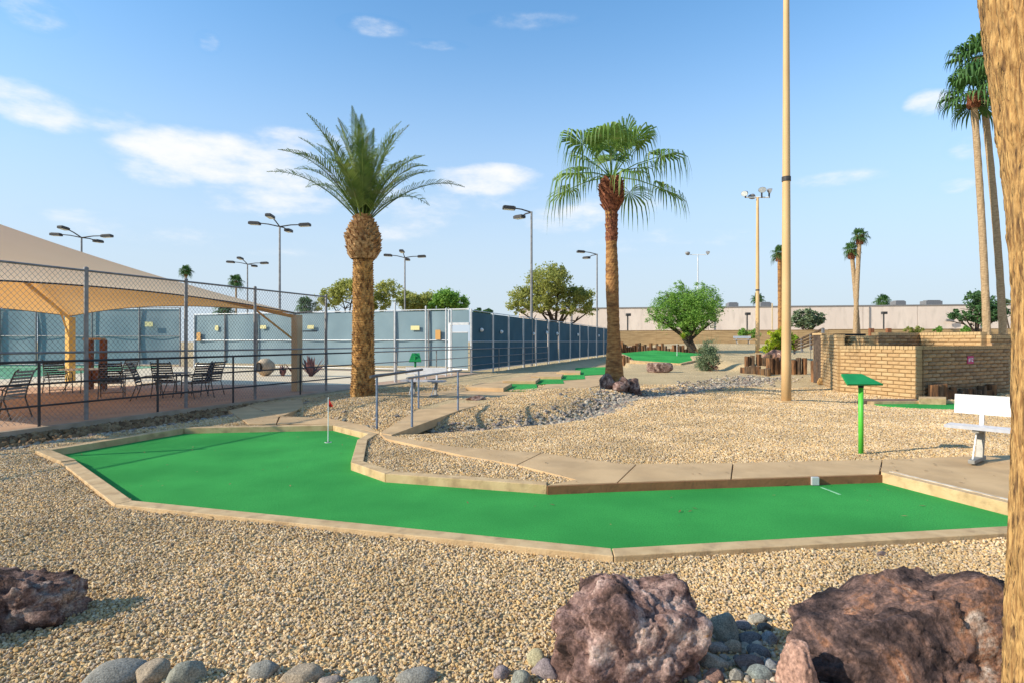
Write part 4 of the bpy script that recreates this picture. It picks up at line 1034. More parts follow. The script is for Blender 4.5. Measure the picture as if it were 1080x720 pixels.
# fan palms
def fan(mb, p0, azm, el, pet, R_, r, nseg=26, droop=.8, sw=.03):
    tg = Vector((math.cos(azm)*math.cos(el), math.sin(azm)*math.cos(el), math.sin(el))); sd_ = Vector((-math.sin(azm), math.cos(azm), 0)); uv = tg.cross(sd_)
    if uv.z < 0: uv = -uv
    p1 = Vector(p0)+tg*pet*.5+Vector((0,0,.03)); p2 = Vector(p0)+tg*pet+Vector((0,0,-.06*pet))
    mb.tube([p0, p1, p2], [.022, .016, .012], 4)
    t2 = (tg+Vector((0,0,-.25))).normalized()
    for i in range(nseg):
        a = math.radians(-125+250*i/(nseg-1)+r.uniform(-3,3)); dr = (t2*math.cos(a)+sd_*math.sin(a)+uv*(.16*abs(math.sin(a)))).normalized()
        ll = R_*(.72+.28*math.cos(a*.7))*r.uniform(.88,1.08); wv = dr.cross(uv).normalized()*sw*R_
        a1 = p2+dr*ll*.45; a2 = a1+dr*ll*.25+Vector((0,0,-.10*droop*ll)); a3 = a2+dr*ll*.10+Vector((0,0,-.34*droop*ll)); a4 = a3+dr*ll*.02+Vector((0,0,-.34*droop*ll*r.uniform(.6,1.4)))
        mb.add([p2, a1-wv, a1+wv, a2+wv*.8, a2-wv*.8, a3+wv*.4, a3-wv*.4, a4], [(0,1,2),(1,4,3,2),(4,6,5,3),(6,7,5)])
r = random.Random(9)
fp = at(648, 407.5, .15); fz = tz(3.15, 17.5)
fpm = thing('fan_palm', 'fan palm with a smooth orange brown trunk and red boots, rising from a rock pile', 'palm tree', (3.15, 17.5, fz-.05))
def rf3(z): return .205+.16*math.exp(-z*1.5)-.006*z+.012*math.sin(z*2.3)
bend3 = lambda z: (.03*math.sin(z*.7)+(-.03*z if z < 3 else -.09), 0)
mb = MB(); trunk(mb, rf3, 0, 5.9, 30, 90, bend=bend3, wob=.018); mb.build('trunk', M['bark_fan'], fpm)
mb = MB(); tmp = MB(); boots(tmp, 4.6, 5.7, lambda z: .175, 9, 8, .14, .14, .03, r); boots(tmp, 5.6, 6.45, lambda z: .20+.12*math.sin(PI*(z-5.6)/.95), 11, 9, .16, .16, .12, r, .8)
mb.add([(x-.09, y, z) for x, y, z in tmp.v], tmp.f); mb.build('boots', M['boot_red'], fpm)
nf = 21
for i in range(nf):
    t = i/(nf-1); azm = i*2.39996+r.uniform(-.25,.25); el = math.radians(-14+100*t**.9+r.uniform(-9,9))
    b = MB(); fan(b, (-.09+.05*math.cos(azm), .05*math.sin(azm), 6.6), azm, el, r.uniform(1.0,1.6), r.uniform(.9,1.15), r, 28, r.uniform(.8,1.5)*(1-.55*t)); b.build('frond', M['fan'], fpm)
def far_fan(name, base, h, rad, label, nf=18, R_=.9, bend=(0,0), m='fan_dark', seed=0, tm='bark_grey', top=.85, pet=.6, rect=1, flare=.3):
    r = random.Random(seed); o = thing(name, label, 'palm tree', base)
    bf_ = lambda z: (bend[0]*(z/h)**1.4, bend[1]*(z/h)**1.4)
    mb = MB(); trunk(mb, lambda z: rad*(1-(1-top)*z/h)+rad*flare*math.exp(-z*1.2), 0, h, 14, 40, bend=bf_, wob=.03, seed=seed); mb.build('trunk', M[tm], o)
    bx_, by_ = bf_(h); q = MB(); tp = MB(); boots(tp, h-.9, h+.1, lambda z: rad*1.25, 8, 6, .2, .2, .12, r); q.add([(x+bx_, y+by_, z) for x, y, z in tp.v], tp.f); q.build('boots', M['boot_red'], o)
    for i in range(nf):
        t = i/(nf-1); azm = i*2.39996+r.uniform(-.3,.3); el = math.radians(-45+125*t+r.uniform(-8,8))
        b = MB(); fan(b, (bx_, by_, h+.05), azm, el, pet*r.uniform(.8,1.2), R_*r.uniform(.85,1.1), r, 16, .8, .06); b.build('frond', M[m], o)
    return o
def base_at(px, d): x = (px-540)/F*d; return (x, d, tz(x, d)-.1)
far_fan('fan_palm', (30.9, 37, .8), 16.8, .22, 'tall slim fan palm beyond the block wall, left of the tall pair', nf=22, R_=1.25, bend=(-.9,0), seed=3, pet=1.1)
far_fan('fan_palm', (32.4, 37.5, .8), 19.4, .22, 'tall slim fan palm beyond the block wall, right and taller of the tall pair', nf=24, R_=1.3, bend=(-1.35,.3), seed=4, pet=1.0)
far_fan('fan_palm', (37.4, 62, 1.2), 11.8, .24, 'slim distant fan palm with crossing trunk, the taller of the far pair', nf=16, R_=.75, bend=(.5,0), seed=5, pet=.5)
far_fan('fan_palm', (38.1, 62.6, 1.2), 10.3, .24, 'slim distant fan palm with crossing trunk, the shorter of the far pair', nf=16, R_=.75, bend=(-.75,0), seed=6, pet=.5)
far_fan('fan_palm', (30.2, 64, 1.2), 10.2, .26, 'distant fan palm showing just left of the big tan pole', nf=16, R_=.8, bend=(-.1,0), seed=7, pet=.55, tm='bark_fan')
for i, (px, py, d, l, w) in enumerate([(799,315,165,'palm crown above the long roof, crossed by the slim tan pole',1.6),(931,318,160,'palm crown above the long roof, left of the rooftop unit',1.9),
      (196,285,105,'tiny distant palm above the canopy slope, left one',1.0),(249,296,110,'tiny distant palm right of the canopy slope',1.2),(322,322,80,'low palm crown behind the pale fence, near the canopy corner',1.2),(237,327,85,'low palm crown behind the pale fence, below the small canopy-side lights',1.2)]):
    x = (px-540)/F*d; z = zat(py, d); far_fan('fan_palm', (x, d, 0), max(2, z-.2), .2, l, nf=20, R_=w, seed=20+i, pet=w*.6)
# foreground palm trunk at the right edge, with its crown high above the frame
r = random.Random(12)
tx, ty = 2.035, 1.95
nm = thing('palm_trunk', 'thick fibrous golden brown palm trunk filling the right edge of the picture', 'palm tree', (tx, ty, -.05))
nz, na = 700, 360; hN = 7.0
zz = np.linspace(0, 1, nz)**1.25*hN; aa = np.linspace(0, 2*PI, na, endpoint=False); ZZ, AA = np.meshgrid(zz, aa, indexing='ij')
R0 = .262+.012*np.exp(-ZZ*3)+.17*sstep(ZZ, 1.7, 4.0)+.006*np.sin(ZZ*3.1)-.012*sstep(ZZ, .2, 1.2)
ca, sa = np.cos(AA), np.sin(AA)
n1 = fbm(ca*5.5+7, sa*5.5, ZZ*.9, 5, .6); n2 = fbm(ca*19+3, sa*19, ZZ*1.9, 4, .6); n3 = fbm(ca*42, sa*42+5, ZZ*9, 3, .6)
crack = -np.clip(.15-np.abs(n2), 0, 1)*.17-np.clip(.10-np.abs(n1), 0, 1)*.22
ring_ = np.clip(.10-np.abs(np.sin(ZZ*38+n1*5)), 0, 1)*-.05*sstep(ZZ, 1.4, 2.2)
R1 = R0+n1*.010+crack+n3*.009+ring_
V = np.stack([R1*ca, R1*sa, ZZ], -1).reshape(-1, 3); idx = np.arange(nz*na).reshape(nz, na); nx_ = np.roll(idx, -1, 1)
Fq = np.stack([idx[:-1], nx_[:-1], nx_[1:], idx[1:]], -1).reshape(-1, 4)
M['near_bark'] = mat('near_bark', (.24,.125,.045), (.54,.33,.125), 110, .9, .9, 220, stretch=(1,1,.16), c3=(.12,.065,.03), s3=60, lo3=.54, hi3=.68, bdist=.006)
link('trunk', npmesh('trunk', V, Fq, M['near_bark']), nm)
for i in range(16):
    t = i/15; azm = i*2.39996; b = MB(); fan(b, (0,0,7.0), azm, math.radians(-20+90*t), 1.2, 1.2, r, 20, .9, .05); b.build('frond', M['fan'], nm)

# ------------------------------------------------------------------ broadleaf trees and shrubs
def leaf_mass(mb, blobs, n, size, r, flat=.5):
    """many small leaf faces gathered in clumps spread through the volume"""
    tot = sum(b[3]*b[4]*b[5] for b in blobs)
    for (x, y, z, a, b_, c) in blobs:
        k = int(n*(a*b_*c)/tot)
        nc = max(3, k//34)
        for _ in range(nc):
            # clump centre nearer to the outer shell
            v = Vector((r.gauss(0,1), r.gauss(0,1), r.gauss(0,1))).normalized()*(r.uniform(.25,1)**.5)
            cx_, cy_, cz_ = x+v.x*a, y+v.y*b_, z+v.z*c; cr = min(a, b_, c)*r.uniform(.22,.42)
            for _ in range(34):
                q = Vector((cx_+r.gauss(0,cr*.55), cy_+r.gauss(0,cr*.55), cz_+r.gauss(0,cr*.5)))
                s = size*r.uniform(.6,1.3); d1 = Vector((r.gauss(0,1), r.gauss(0,1), r.gauss(0,.6))).normalized(); d2 = d1.cross(Vector((r.gauss(0,1), r.gauss(0,1), r.gauss(0,1)))).normalized()
                mb.add([q-d1*s, q-d2*s*flat, q+d1*s, q+d2*s*flat], [(0,1,2,3)])
def tree(name, base, blobs, n, size, m, label, cat='tree', trunk_r=.2, seed=0, stems=1, tm='bark', lean=(0,0), limb_to=None, crown='crown', flat=.5):
    r = random.Random(seed); o = thing(name, label, cat, base); mb = MB()
    for (x, y, z, a, b_, c) in blobs:
        tip = Vector((x, y, z)); 
        for s in range(stems):
            b0 = Vector((r.uniform(-.1,.1)*(stems > 1)*4*trunk_r*3, r.uniform(-.1,.1), 0)); fork = Vector((lean[0]*.5, lean[1]*.5, z*.38))
            e = tip+Vector((r.uniform(-.5,.5)*a, r.uniform(-.5,.5)*b_, r.uniform(-.2,.5)*c)); mid_ = fork.lerp(e, .5)+Vector((r.uniform(-.1,.1)*a, 0, .12*c))
            mb.tube([b0, b0.lerp(fork, .5)+Vector((lean[0]*.1,0,0)), fork, mid_, e], [trunk_r, trunk_r*.85, trunk_r*.7, trunk_r*.4, trunk_r*.12], 7)
            for _ in range(4):
                e2 = mid_+Vector((r.uniform(-1,1)*a, r.uniform(-1,1)*b_, r.uniform(0,.9)*c)); mb.tube([mid_, mid_.lerp(e2,.5)+Vector((0,0,.08*c)), e2], [trunk_r*.3, trunk_r*.2, trunk_r*.05], 5)
    mb.build('trunk', M[tm], o)
    lb = MB(); leaf_mass(lb, blobs, n, size, r, flat); lb.build(crown, M[m], o); return o
def blobs_px(base, d, items):
    """items: (px, py, rx, ry) outline blobs in photo pixels at distance d -> local metres"""
    out = []
    for (px, py, rx, ry) in items: s = d/F; out.append(((px-540)*s-base[0], random.Random(px*7+py).uniform(-.5,.5)*rx*s, zat(py, d)-base[2], rx*s, rx*s*.8, ry*s))
    return out
b = (6.6*1.0, 80, 0); B = (-27.0, 80, 0)
B = ((366-540)/F*80, 80, 0)
tree('tree', B, blobs_px(B, 80, [(350,315,14,10),(366,306,18,11),(380,302,14,9),(395,318,18,10),(410,306,14,9),(338,322,10,6)]), 9000, .19, 'leaf_olive', 'loose olive green tree behind the date palm trunk', seed=41, trunk_r=.22)
B = ((448-540)/F*84, 84, 0)
tree('tree', B, blobs_px(B, 84, [(438,320,18,9),(425,312,10,7),(452,318,12,9)]), 6500, .19, 'leaf_olive', 'low olive tree behind the pale fence, left of the bright green one', seed=42, trunk_r=.2)
B = ((474-540)/F*82, 82, 0)
tree('tree', B, blobs_px(B, 82, [(470,316,14,10),(484,320,11,8),(460,324,10,7)]), 7500, .19, 'leaf_lime', 'brighter green rounded tree rising behind the fence gate', seed=43, trunk_r=.2)
B = ((510-540)/F*110, 110, 0)
tree('tree', B, blobs_px(B, 110, [(510,329,10,4)]), 900, .3, 'leaf_dark', 'small dark domed tree peeking over the dark fence', seed=44, trunk_r=.2)
B = ((586-540)/F*78, 78, 0)
tree('tree', B, blobs_px(B, 78, [(578,297,22,15),(556,313,18,11),(600,312,20,10),(545,325,12,7),(570,320,20,9),(615,312,13,11),(622,326,12,7),(588,286,10,7),(596,326,14,6)]), 19000, .17, 'leaf_olive', 'large spreading olive green tree beyond the far end of the dark fence', seed=45, trunk_r=.3)
d_ = 46; x_ = (734-540)/F*d_; B = (x_, d_, tz(x_, d_)-.1)
tree('palo_verde', B, blobs_px(B, 46, [(705,328,20,16),(735,325,22,18),(718,313,18,12),(744,316,14,13),(700,340,12,8),(750,338,9,8),(723,340,20,9),(722,322,22,15),(742,330,16,12),(688,334,8,8),(756,322,8,10),(715,303,9,6),(741,304,9,6),(728,346,14,7),(700,312,7,6)]), 28000, .085, 'leaf_lime', 'bright green palo verde tree with a dark leaning trunk behind the tilted green', seed=46, trunk_r=.22, lean=(-1.2,0), flat=.35)
d_ = 44; x_ = (719-540)/F*d_; B = (x_, d_, tz(x_, d_)-.1)
yk = thing('yucca', 'small yellow green yucca head on a leaning stem in front of the palo verde', 'yucca', B)
MB().tube([(1.0,-.2,0),(.55,-.1,.7),(.1,0,1.3)], [.16,.13,.1], 8).build('stem', M['bark'], yk)
lb = MB(); r = random.Random(3)
for i in range(150):
    a = r.uniform(0, 6.28); e = math.radians(r.uniform(-25,85)); dr = Vector((math.cos(a)*math.cos(e), math.sin(a)*math.cos(e), math.sin(e))); w = dr.cross(Vector((0,0,1))).normalized()*.02
    p = Vector((.1,0,1.35)); lb.add([p-w, p+w, p+dr*r.uniform(.35,.55)], [(0,1,2)])
lb.build('leaves', M['leaf_yellow'], yk)
d_ = 31; x_ = (747-540)/F*d_; B = (x_, d_, tz(x_, d_)-.05)
sh = thing('shrub', 'upright grey green shrub with wispy tips in front of the palo verde', 'shrub', B)
mb = MB(); r = random.Random(8)
for i in range(60):
    a = r.uniform(0, 6.28); L_ = r.uniform(1.0,2.0); sp_ = r.uniform(.05,.42); b_ = MB(); e = Vector((math.cos(a)*sp_*L_, math.sin(a)*sp_*L_, L_)); mb.tube([(0.1*math.cos(a),0.1*math.sin(a),0), e*.5+Vector((0,0,.05)), e], [.014,.01,.004], 4)
mb.build('stem', M['leaf_grey'], sh)
lb = MB(); leaf_mass(lb, [(0,0,.75,.6,.55,.6),(.05,0,1.35,.42,.4,.4),(-.15,0,.4,.5,.5,.35)], 6500, .05, r, .35); lb.build('foliage', M['leaf_grey'], sh)
lb = MB(); leaf_mass(lb, [(.1,-.2,.28,.4,.3,.25)], 500, .05, r, .35); lb.build('dead_foliage', M['agave'], sh)
d_ = 34; x_ = (821-540)/F*d_; B = (x_, d_, tz(x_, d_)-.1)
tree('bush', B, blobs_px(B, 34, [(815,360,9,12),(827,356,10,10),(834,362,7,11),(811,368,7,7),(822,370,10,6)]), 5200, .07, 'leaf_yellow', 'yellow green flowering bush behind the big tan pole', 'bush', seed=51, trunk_r=.05, stems=2, crown='foliage')
d_ = 62; x_ = (789-540)/F*d_; B = (x_, d_, tz(x_, d_)-.1)
tree('bush', B, blobs_px(B, 62, [(787,351,7,5),(795,353,5,5)]), 1800, .1, 'leaf_lime', 'small bright green bush beside the far white bench', 'bush', seed=52, trunk_r=.05, crown='foliage')
B = ((851-540)/F*84, 84, 1)
tree('bush', B, blobs_px(B, 84, [(846,334,9,9),(862,334,8,8),(840,340,8,6),(855,342,12,5),(867,338,5,5)]), 3600, .2, 'leaf_grey', 'dark grey green bushy tree standing before the long pale building', 'tree', seed=53, trunk_r=.12, stems=2)
B = ((1030-540)/F*56, 56, 1)
tree('tree', B, blobs_px(B, 56, [(1028,318,13,9),(1020,332,14,6),(1038,328,16,14),(1052,330,10,9),(1012,334,8,4),(1026,310,7,5)]), 6500, .13, 'leaf_dark', 'dark green tree behind the two tall slim palms', seed=54, trunk_r=.2)
B = ((1064-540)/F*100, 100, 1)
tree('tree', B, blobs_px(B, 100, [(1062,318,5,4)]), 500, .2, 'leaf_grey', 'small far tree between the tall palms and the near trunk', seed=55)
for px, d_, w, l, mm in ((963,22.5,9,'low grassy green shrub on top of the upper block wall','leaf_olive'),(990,23.5,4,'tiny green sprig on top of the upper block wall','leaf_lime'),(1020,24,6,'small bright green plant near the tall palms foot','leaf_lime')):
    B = ((px-540)/F*d_, d_, 1.2)
    tree('shrub', B, blobs_px(B, d_, [(px,348,w,3.5)]), 700, .05, mm, l, 'shrub', seed=px, trunk_r=.02, crown='foliage')
# hedge of distant vegetation between court and trees is hidden by the fences

# ------------------------------------------------------------------ logs
def logs(parent, pts, hf, r, rad=.13, m=('log','log_dark'), zb=None):
    mats = [M[k] for k in m]
    for i, (x, y) in enumerate(pts):
        h = hf(i, x, y); rr = rad*r.uniform(.8,1.15); z0 = (tz(x, y) if zb is None else zb(x, y))-.25; b = MB(); seg = 9; n_ = 3; vs = []
        for j, z in enumerate((0, h*.5, h-.02, h)):
            for k in range(seg):
                a = 2*PI*k/seg; q = rr*(1+.09*math.sin(k*2.3+i)+r.uniform(-.04,.04))*(.9 if j == 3 else 1); vs.append((q*math.cos(a), q*math.sin(a), z+(r.uniform(-.015,.015) if j == 3 else 0)))
        fs = [(j*seg+k, j*seg+(k+1) % seg, (j+1)*seg+(k+1) % seg, (j+1)*seg+k) for j in range(3) for k in range(seg)]+[tuple(3*seg+k for k in range(seg))]
        b.add(vs, fs); o = b.build('log', mats[r.random() < .4], parent); o.location = (x, y, z0); o.rotation_euler = (r.uniform(-.03,.03), r.uniform(-.03,.03), r.uniform(0,6))
r = random.Random(14)
lp = thing('log_palisade', 'row of short upright logs along the back of the far tilted green', 'log wall')
pts_ = []
for i in range(31):
    px = 650+i*3.05; d = 45.6-.0*i+.6*math.sin(i*.2)+(-1.2 if px > 735 else 0); pts_.append(((px-540)/F*d, d))
logs(lp, pts_, lambda i, x, y: r.uniform(.75,1.25), r, .14, zb=lambda x, y: k[0]*x+k[1]*y+k[2]-.45)
lp2 = thing('log_palisade', 'short log edging in front of the left tip of the far tilted green', 'log wall')
logs(lp2, [((652+i*2.6-540)/F*37.3, 37.3-.12*i) for i in range(5)], lambda i, x, y: r.uniform(.6,.75), r, .09)
lp3 = thing('log_palisade', 'weathered dark logs holding the bank below the yellow green bush', 'log wall')
P_ = [((784+i*5.2-540)/F*(28.6-.33*i), 28.6-.33*i) for i in range(6)]+[((788+i*6-540)/F*30.2, 30.2) for i in range(6)]
logs(lp3, P_, lambda i, x, y: (r.uniform(.5,.68) if i < 6 else r.uniform(.9,1.15)), r, .15, ('log_dark','log'), zb=lambda x, y: 0)
lp4 = thing('log_palisade', 'row of golden brown logs between the big tan pole and the block wall', 'log wall')
logs(lp4, [((812+i*6.0-540)/F*(27.6), 27.6+.05*math.sin(i)) for i in range(7)], lambda i, x, y: r.uniform(.7,1.05), r, .15, zb=lambda x, y: 0)
lp5 = thing('log_palisade', 'two tall posts against the dark end of the tan block wall', 'log wall')
logs(lp5, [((859-540)/F*23.4, 23.4), ((865-540)/F*23.0, 23.0)], lambda i, x, y: 1.12, r, .13)
o_ = rock('tree_stump', ((867-540)/F*22.4, 22.4, -.04), (.35,.35,.36), M['bark_date'], 'small round log stub at the foot of the two tall posts', 'stump', seed=90, sub=3)
lp6 = thing('log_palisade', 'short cut logs along the foot of the shaded block wall', 'log wall')
L6 = []
for i in range(13):
    s_ = .25+i*.27; L6.append((W2[0]+.9*s_+.44*.28, W2[1]+.44*s_-.9*.28))
logs(lp6, L6, lambda i, x, y: (.72 if i < 3 else r.uniform(.42,.66)), r, .12)

# ------------------------------------------------------------------ low dark fence by the upper right path
df = thing('low_fence', 'low dark fence sloping down to the left behind the tan block wall', 'fence')
a = Vector(((838-540)/F*34, 34, tz(17,34))); b = Vector(((868-540)/F*24, 24, .9)); a.z = zat(371, 34); b.z = zat(362, 24)
for t in (0,.33,.66,1.0):
    p = a.lerp(b, t); MB().box((p.x, p.y, p.z+.25), (.09,.09,.75)).build('post', M['galv'], df)
for z in (.12,.28,.44,.6):
    MB().tube([a+Vector((0,0,z)), b+Vector((0,0,z))], .055, 6).build('rail', M['log_dark'], df)
for px, py, d, l in ((855,367,28,'tiny red marker flag farther back left of the block wall'),(862,376,26,'tiny red marker flag nearer the dark wall end')):
    f = thing('marker_flag', l, 'marker', ((px-540)/F*d, d, zat(py, d)-.35)); MB().tube([(0,0,-.2),(0,0,.4)], .01, 5).build('stick', M['dark_metal'], f); MB().add([(0,0,.4),(.14,0,.33),(0,0,.26),(0,.01,.4),(.14,.01,.33),(0,.01,.26)],[(0,1,2),(3,5,4)]).build('flag', M['red'], f)
# ------------------------------------------------------------------ light poles
def court_light(x, y, h, heads, label, rz=0, z0=0.0):
    o = thing('light_pole', label, 'light pole', (x, y, z0-.05), rz)
    MB().tube([(0,0,0),(0,0,h-.1)], [.10,.07], 10).build('pole', M['galv'], o)
    ar = MB()
    for (hx, hy, hz) in heads: ar.tube([(0,0,h-.15),(hx*.45,hy*.45,h-.02+hz*.5),(hx*.85,hy*.85,h+hz)], [.05,.045,.04], 6)
    ar.build('arm', M['dark_metal'], o)
    for (hx, hy, hz) in heads:
        a = math.atan2(hy, hx); L_ = math.hypot(hx, hy); c = (hx, hy, h+hz-.02)
        b = MB().box((0,0,0), (.85,.42,.2)).box((.0,0,.11), (.7,.34,.06)); hd = b.build('lamp_head', M['dark_metal'], o, bevel=.03)
        hd.location = c; hd.rotation_euler = (0, -.05, a)
        MB().box((0,0,-.105), (.7,.34,.02)).build('lens', M['lens'], hd)
    return o
T4 = lambda w: [(-w,0,.12),(w,0,.0),(0,-w*.9,.28),(0,w*.9,-.1)]
court_light((86-540)/F*47, 47, 10.3, T4(2.1), 'four headed court light rising behind the tan canopy')
court_light((261-540)/F*64, 64, 10.4, T4(1.9), 'small far four headed court light right of the canopy slope')
court_light((295-540)/F*43, 43, 10.4, T4(1.9), 'four headed court light left of the date palm crown')
court_light((427-540)/F*59, 59, 10.4, T4(1.75), 'four headed court light right of the date palm bulb')
court_light(fx(38)-.12, 38, 10.35, [(-1.5,-.25,.1),(-.8,.9,-.25)], 'two headed light pole over the dark fence, nearer and taller one')
court_light(fx(60)-.15, 60, 10.9, [(-1.75,-.3,.1),(-.95,1.3,-.3)], 'two headed light pole over the dark fence, farther one beside the fan palm')
def flood_pole(x, y, z0, h, r0, r1, label, m, heads, hs=1.0):
    o = thing('light_pole', label, 'light pole', (x, y, z0-.05))
    n_ = 14; MB().tube([(0,0,h*i/n_) for i in range(n_+1)], [r0+(r1-r0)*i/n_ for i in range(n_+1)], 16).build('pole', m, o, smooth=True)
    MB().box((0,0,.05), (r0*3.6,r0*3.6,.07)).build('base_plate', m, o, bevel=.01)
    MB().tube([(0,0,h*.40),(0,0,h*.40+.12)], r0*.92, 14).build('collar', M['dark_metal'], o)
    MB().tube([(-1.1*hs,0,h),(1.1*hs,0,h)], .06, 8).build('cross_arm', M['white'], o)
    for (hx, hy, hz, yaw, pitch) in heads:
        q = MB(); vs = []; seg = 12
        for (rr, zz_) in ((.12,0),(.24,.12),(.36,.34),(.38,.38)):
            for k_ in range(seg): a = 2*PI*k_/seg; vs.append((zz_-.2, rr*math.cos(a), rr*.72*math.sin(a)))
        fs = [(j*seg+k_, j*seg+(k_+1) % seg, (j+1)*seg+(k_+1) % seg, (j+1)*seg+k_) for j in range(3) for k_ in range(seg)]+[tuple(range(seg-1,-1,-1))]
        q.add(vs, fs); hd = q.build('floodlight', M['galv'], o); hd.location = (hx*hs, hy*hs, h+hz); hd.rotation_euler = (0, pitch, yaw); hd.scale = (hs,hs,hs)
        ln = MB().tube([(.17,0,0),(.185,0,0)], .355, 12).build('lens', M['lens'], hd); ln.scale = (1,1,.72)
        MB().box((hx*hs, hy*hs, h+hz*.45), (.1,.1,abs(hz)+.05)).build('bracket', M['dark_metal'], o)
FH = [(-1.15,0,.35,PI+.5,.5),(-.45,.1,.15,PI/2,.4),(.35,-.1,.6,-PI/2-.1,.35),(1.1,0,.55,-.5,.5)]
bp_ = at(829.3, 422)
flood_pole(bp_.x, bp_.y, tz(bp_.x, bp_.y), 14.6, .125, .055, 'big tan tapered pole rising out of the top of the picture', M['pole_tan'], FH)
x_ = (799-540)/F*46; flood_pole(x_, 46, tz(x_, 46), 12.6, .17, .10, 'second tan pole with a cluster of floodlights, left of the big pole', M['pole_tan'], FH, .85)
x_ = (736-540)/F*100; flood_pole(x_, 100, 0, 16.8, .14, .09, 'far thin pole with two floodlights above the palo verde', M['galv_light'], [(-1.3,0,.3,PI/2+.4,.3),(1.3,0,.4,-.6,.6)], 1.3)
for i, (px, py, d, l) in enumerate(((662,333,90,'short dark post lamp before the long building, left one near the fan palm trunk'),(788,332,92,'short dark post lamp before the long building, beside the slim tan pole'),(932,331,94,'short dark post lamp before the long building, above the tan block wall'))):
    x = (px-540)/F*d; z = zat(py, d); o = thing('post_lamp', l, 'lamp', (x, d, 0)); MB().tube([(0,0,0),(0,0,z)], .12, 8).build('post', M['dark_metal'], o)
    MB().box((.1,0,z+.12), (.75,.6,.42)).build('lamp_head', M['dark_metal'], o, bevel=.05)
for i, px in enumerate((814.5,)):
    o = tag(MB().tube([((px-540)/F*88, 88, 0), ((px-540)/F*88, 88, zat(320,88))], .09, 6).build('thin_post', M['post_tan'], None), 'thin plain post before the long building, left of the big pole', 'post')
for px in (920,938):
    x = (px-540)/F*60
MB_ = thing('bollard_pair', 'two short reddish piers against the boundary wall above the tan block wall', 'pier', ((928-540)/F*66, 66, 1.2))
for dx in (-1.0,1.0): MB().box((dx,0,.9), (.45,.4,1.9)).build('pier', M['wood_brown'], MB_)
# ------------------------------------------------------------------ canopy
cn = thing('shade_canopy', 'tan fabric hip roof shade canopy over the patio at the left', 'canopy')
A = Vector((-6.72,18.0,2.42)); U1 = Vector((-.93,.355,0)).normalized(); U2 = Vector((-.355,-.93,0)).normalized()
Sd = 11.0
B_ = A+U1*Sd+Vector((0,0,.1)); C_ = A+U2*Sd+Vector((0,0,.05)); D_ = A+U1*Sd+U2*Sd; AP = A+U1*Sd*.5+U2*Sd*.5+Vector((0,0,2.35))
def panel(P, Q, T, sag=.26, rise=.30, n=16):
    vs = []; ix = {}
    for i in range(n+1):
        for j in range(n+1-i):
            a, b = i/n, j/n; c = 1-a-b; p = P*c+Q*a+T*b
            hem = 4*a*c/(max(a+c, 1e-6)**2)*(1-b)**2*(a+c > 0)      # hem curves up between the corners
            conc = b*(1-b)*2.2
            p = p+Vector((0,0,rise*hem*(1-b)-sag*conc)); 
            # the hem is also drawn inwards
            p = p+(T-p)*Vector((1,1,0)).length*0+((Vector((T.x,T.y,0))-Vector((p.x,p.y,0)))*.05*hem)
            ix[i, j] = len(vs); vs.append(p)
    fs = []
    for i in range(n):
        for j in range(n-i):
            fs.append((ix[i,j], ix[i+1,j], ix[i,j+1]))
            if i+j < n-1: fs.append((ix[i+1,j], ix[i+1,j+1], ix[i,j+1]))
    return vs, fs
for (P, Q) in ((C_, A), (A, B_), (B_, D_), (D_, C_)):
    vs, fs = panel(P, Q, AP); n0 = len(vs); b = MB().add(vs, fs); b.build('fabric_panel', M['canopy'], cn, smooth=True)
    hem = [vs[0]]; n = 16; hm = []
    k_ = 0
    for i in range(n+1): hm.append(vs[k_]); k_ += n+1-i
    MB().tube(hm, .018, 5).build('hem', M['dark_metal'], cn)
for nm_, P, m in (('A', A, 'post_tan'), ('B', B_, 'pole_sunlit'), ('C', C_, 'post_tan'), ('D', D_, 'post_tan')):  # post B and the framing carry the under-canopy sunlight in their colour
    inw = (Vector((AP.x,AP.y,0))-Vector((P.x,P.y,0))).normalized(); q = Vector((P.x,P.y,0))+inw*.08
    MB().box((q.x, q.y, P.z/2-.05), (.24,.24,P.z+.02), math.atan2(U1.y, U1.x)).build('post', M[m], cn, bevel=.01)
    MB().tube([Vector((q.x,q.y,P.z-.12)), AP+Vector((0,0,-.75))], .06, 6).build('rafter', M['pole_sunlit'], cn)
    MB().tube([Vector((q.x,q.y,P.z-.9)), Vector((q.x,q.y,P.z-.9))+inw*1.2+Vector((0,0,1.0))], .035, 6).build('brace', M['pole_sunlit'], cn)
MB().tube([A+Vector((.1,0,-.55)), A+Vector((.55,.0,-.55))], .02, 6).build('stub_rail', M['dark_metal'], cn)
MB().tube([A+Vector((-.1,0,.02)), A+Vector((.42,-.1,.06))], .03, 6).build('corner_fitting', M['dark_metal'], cn)

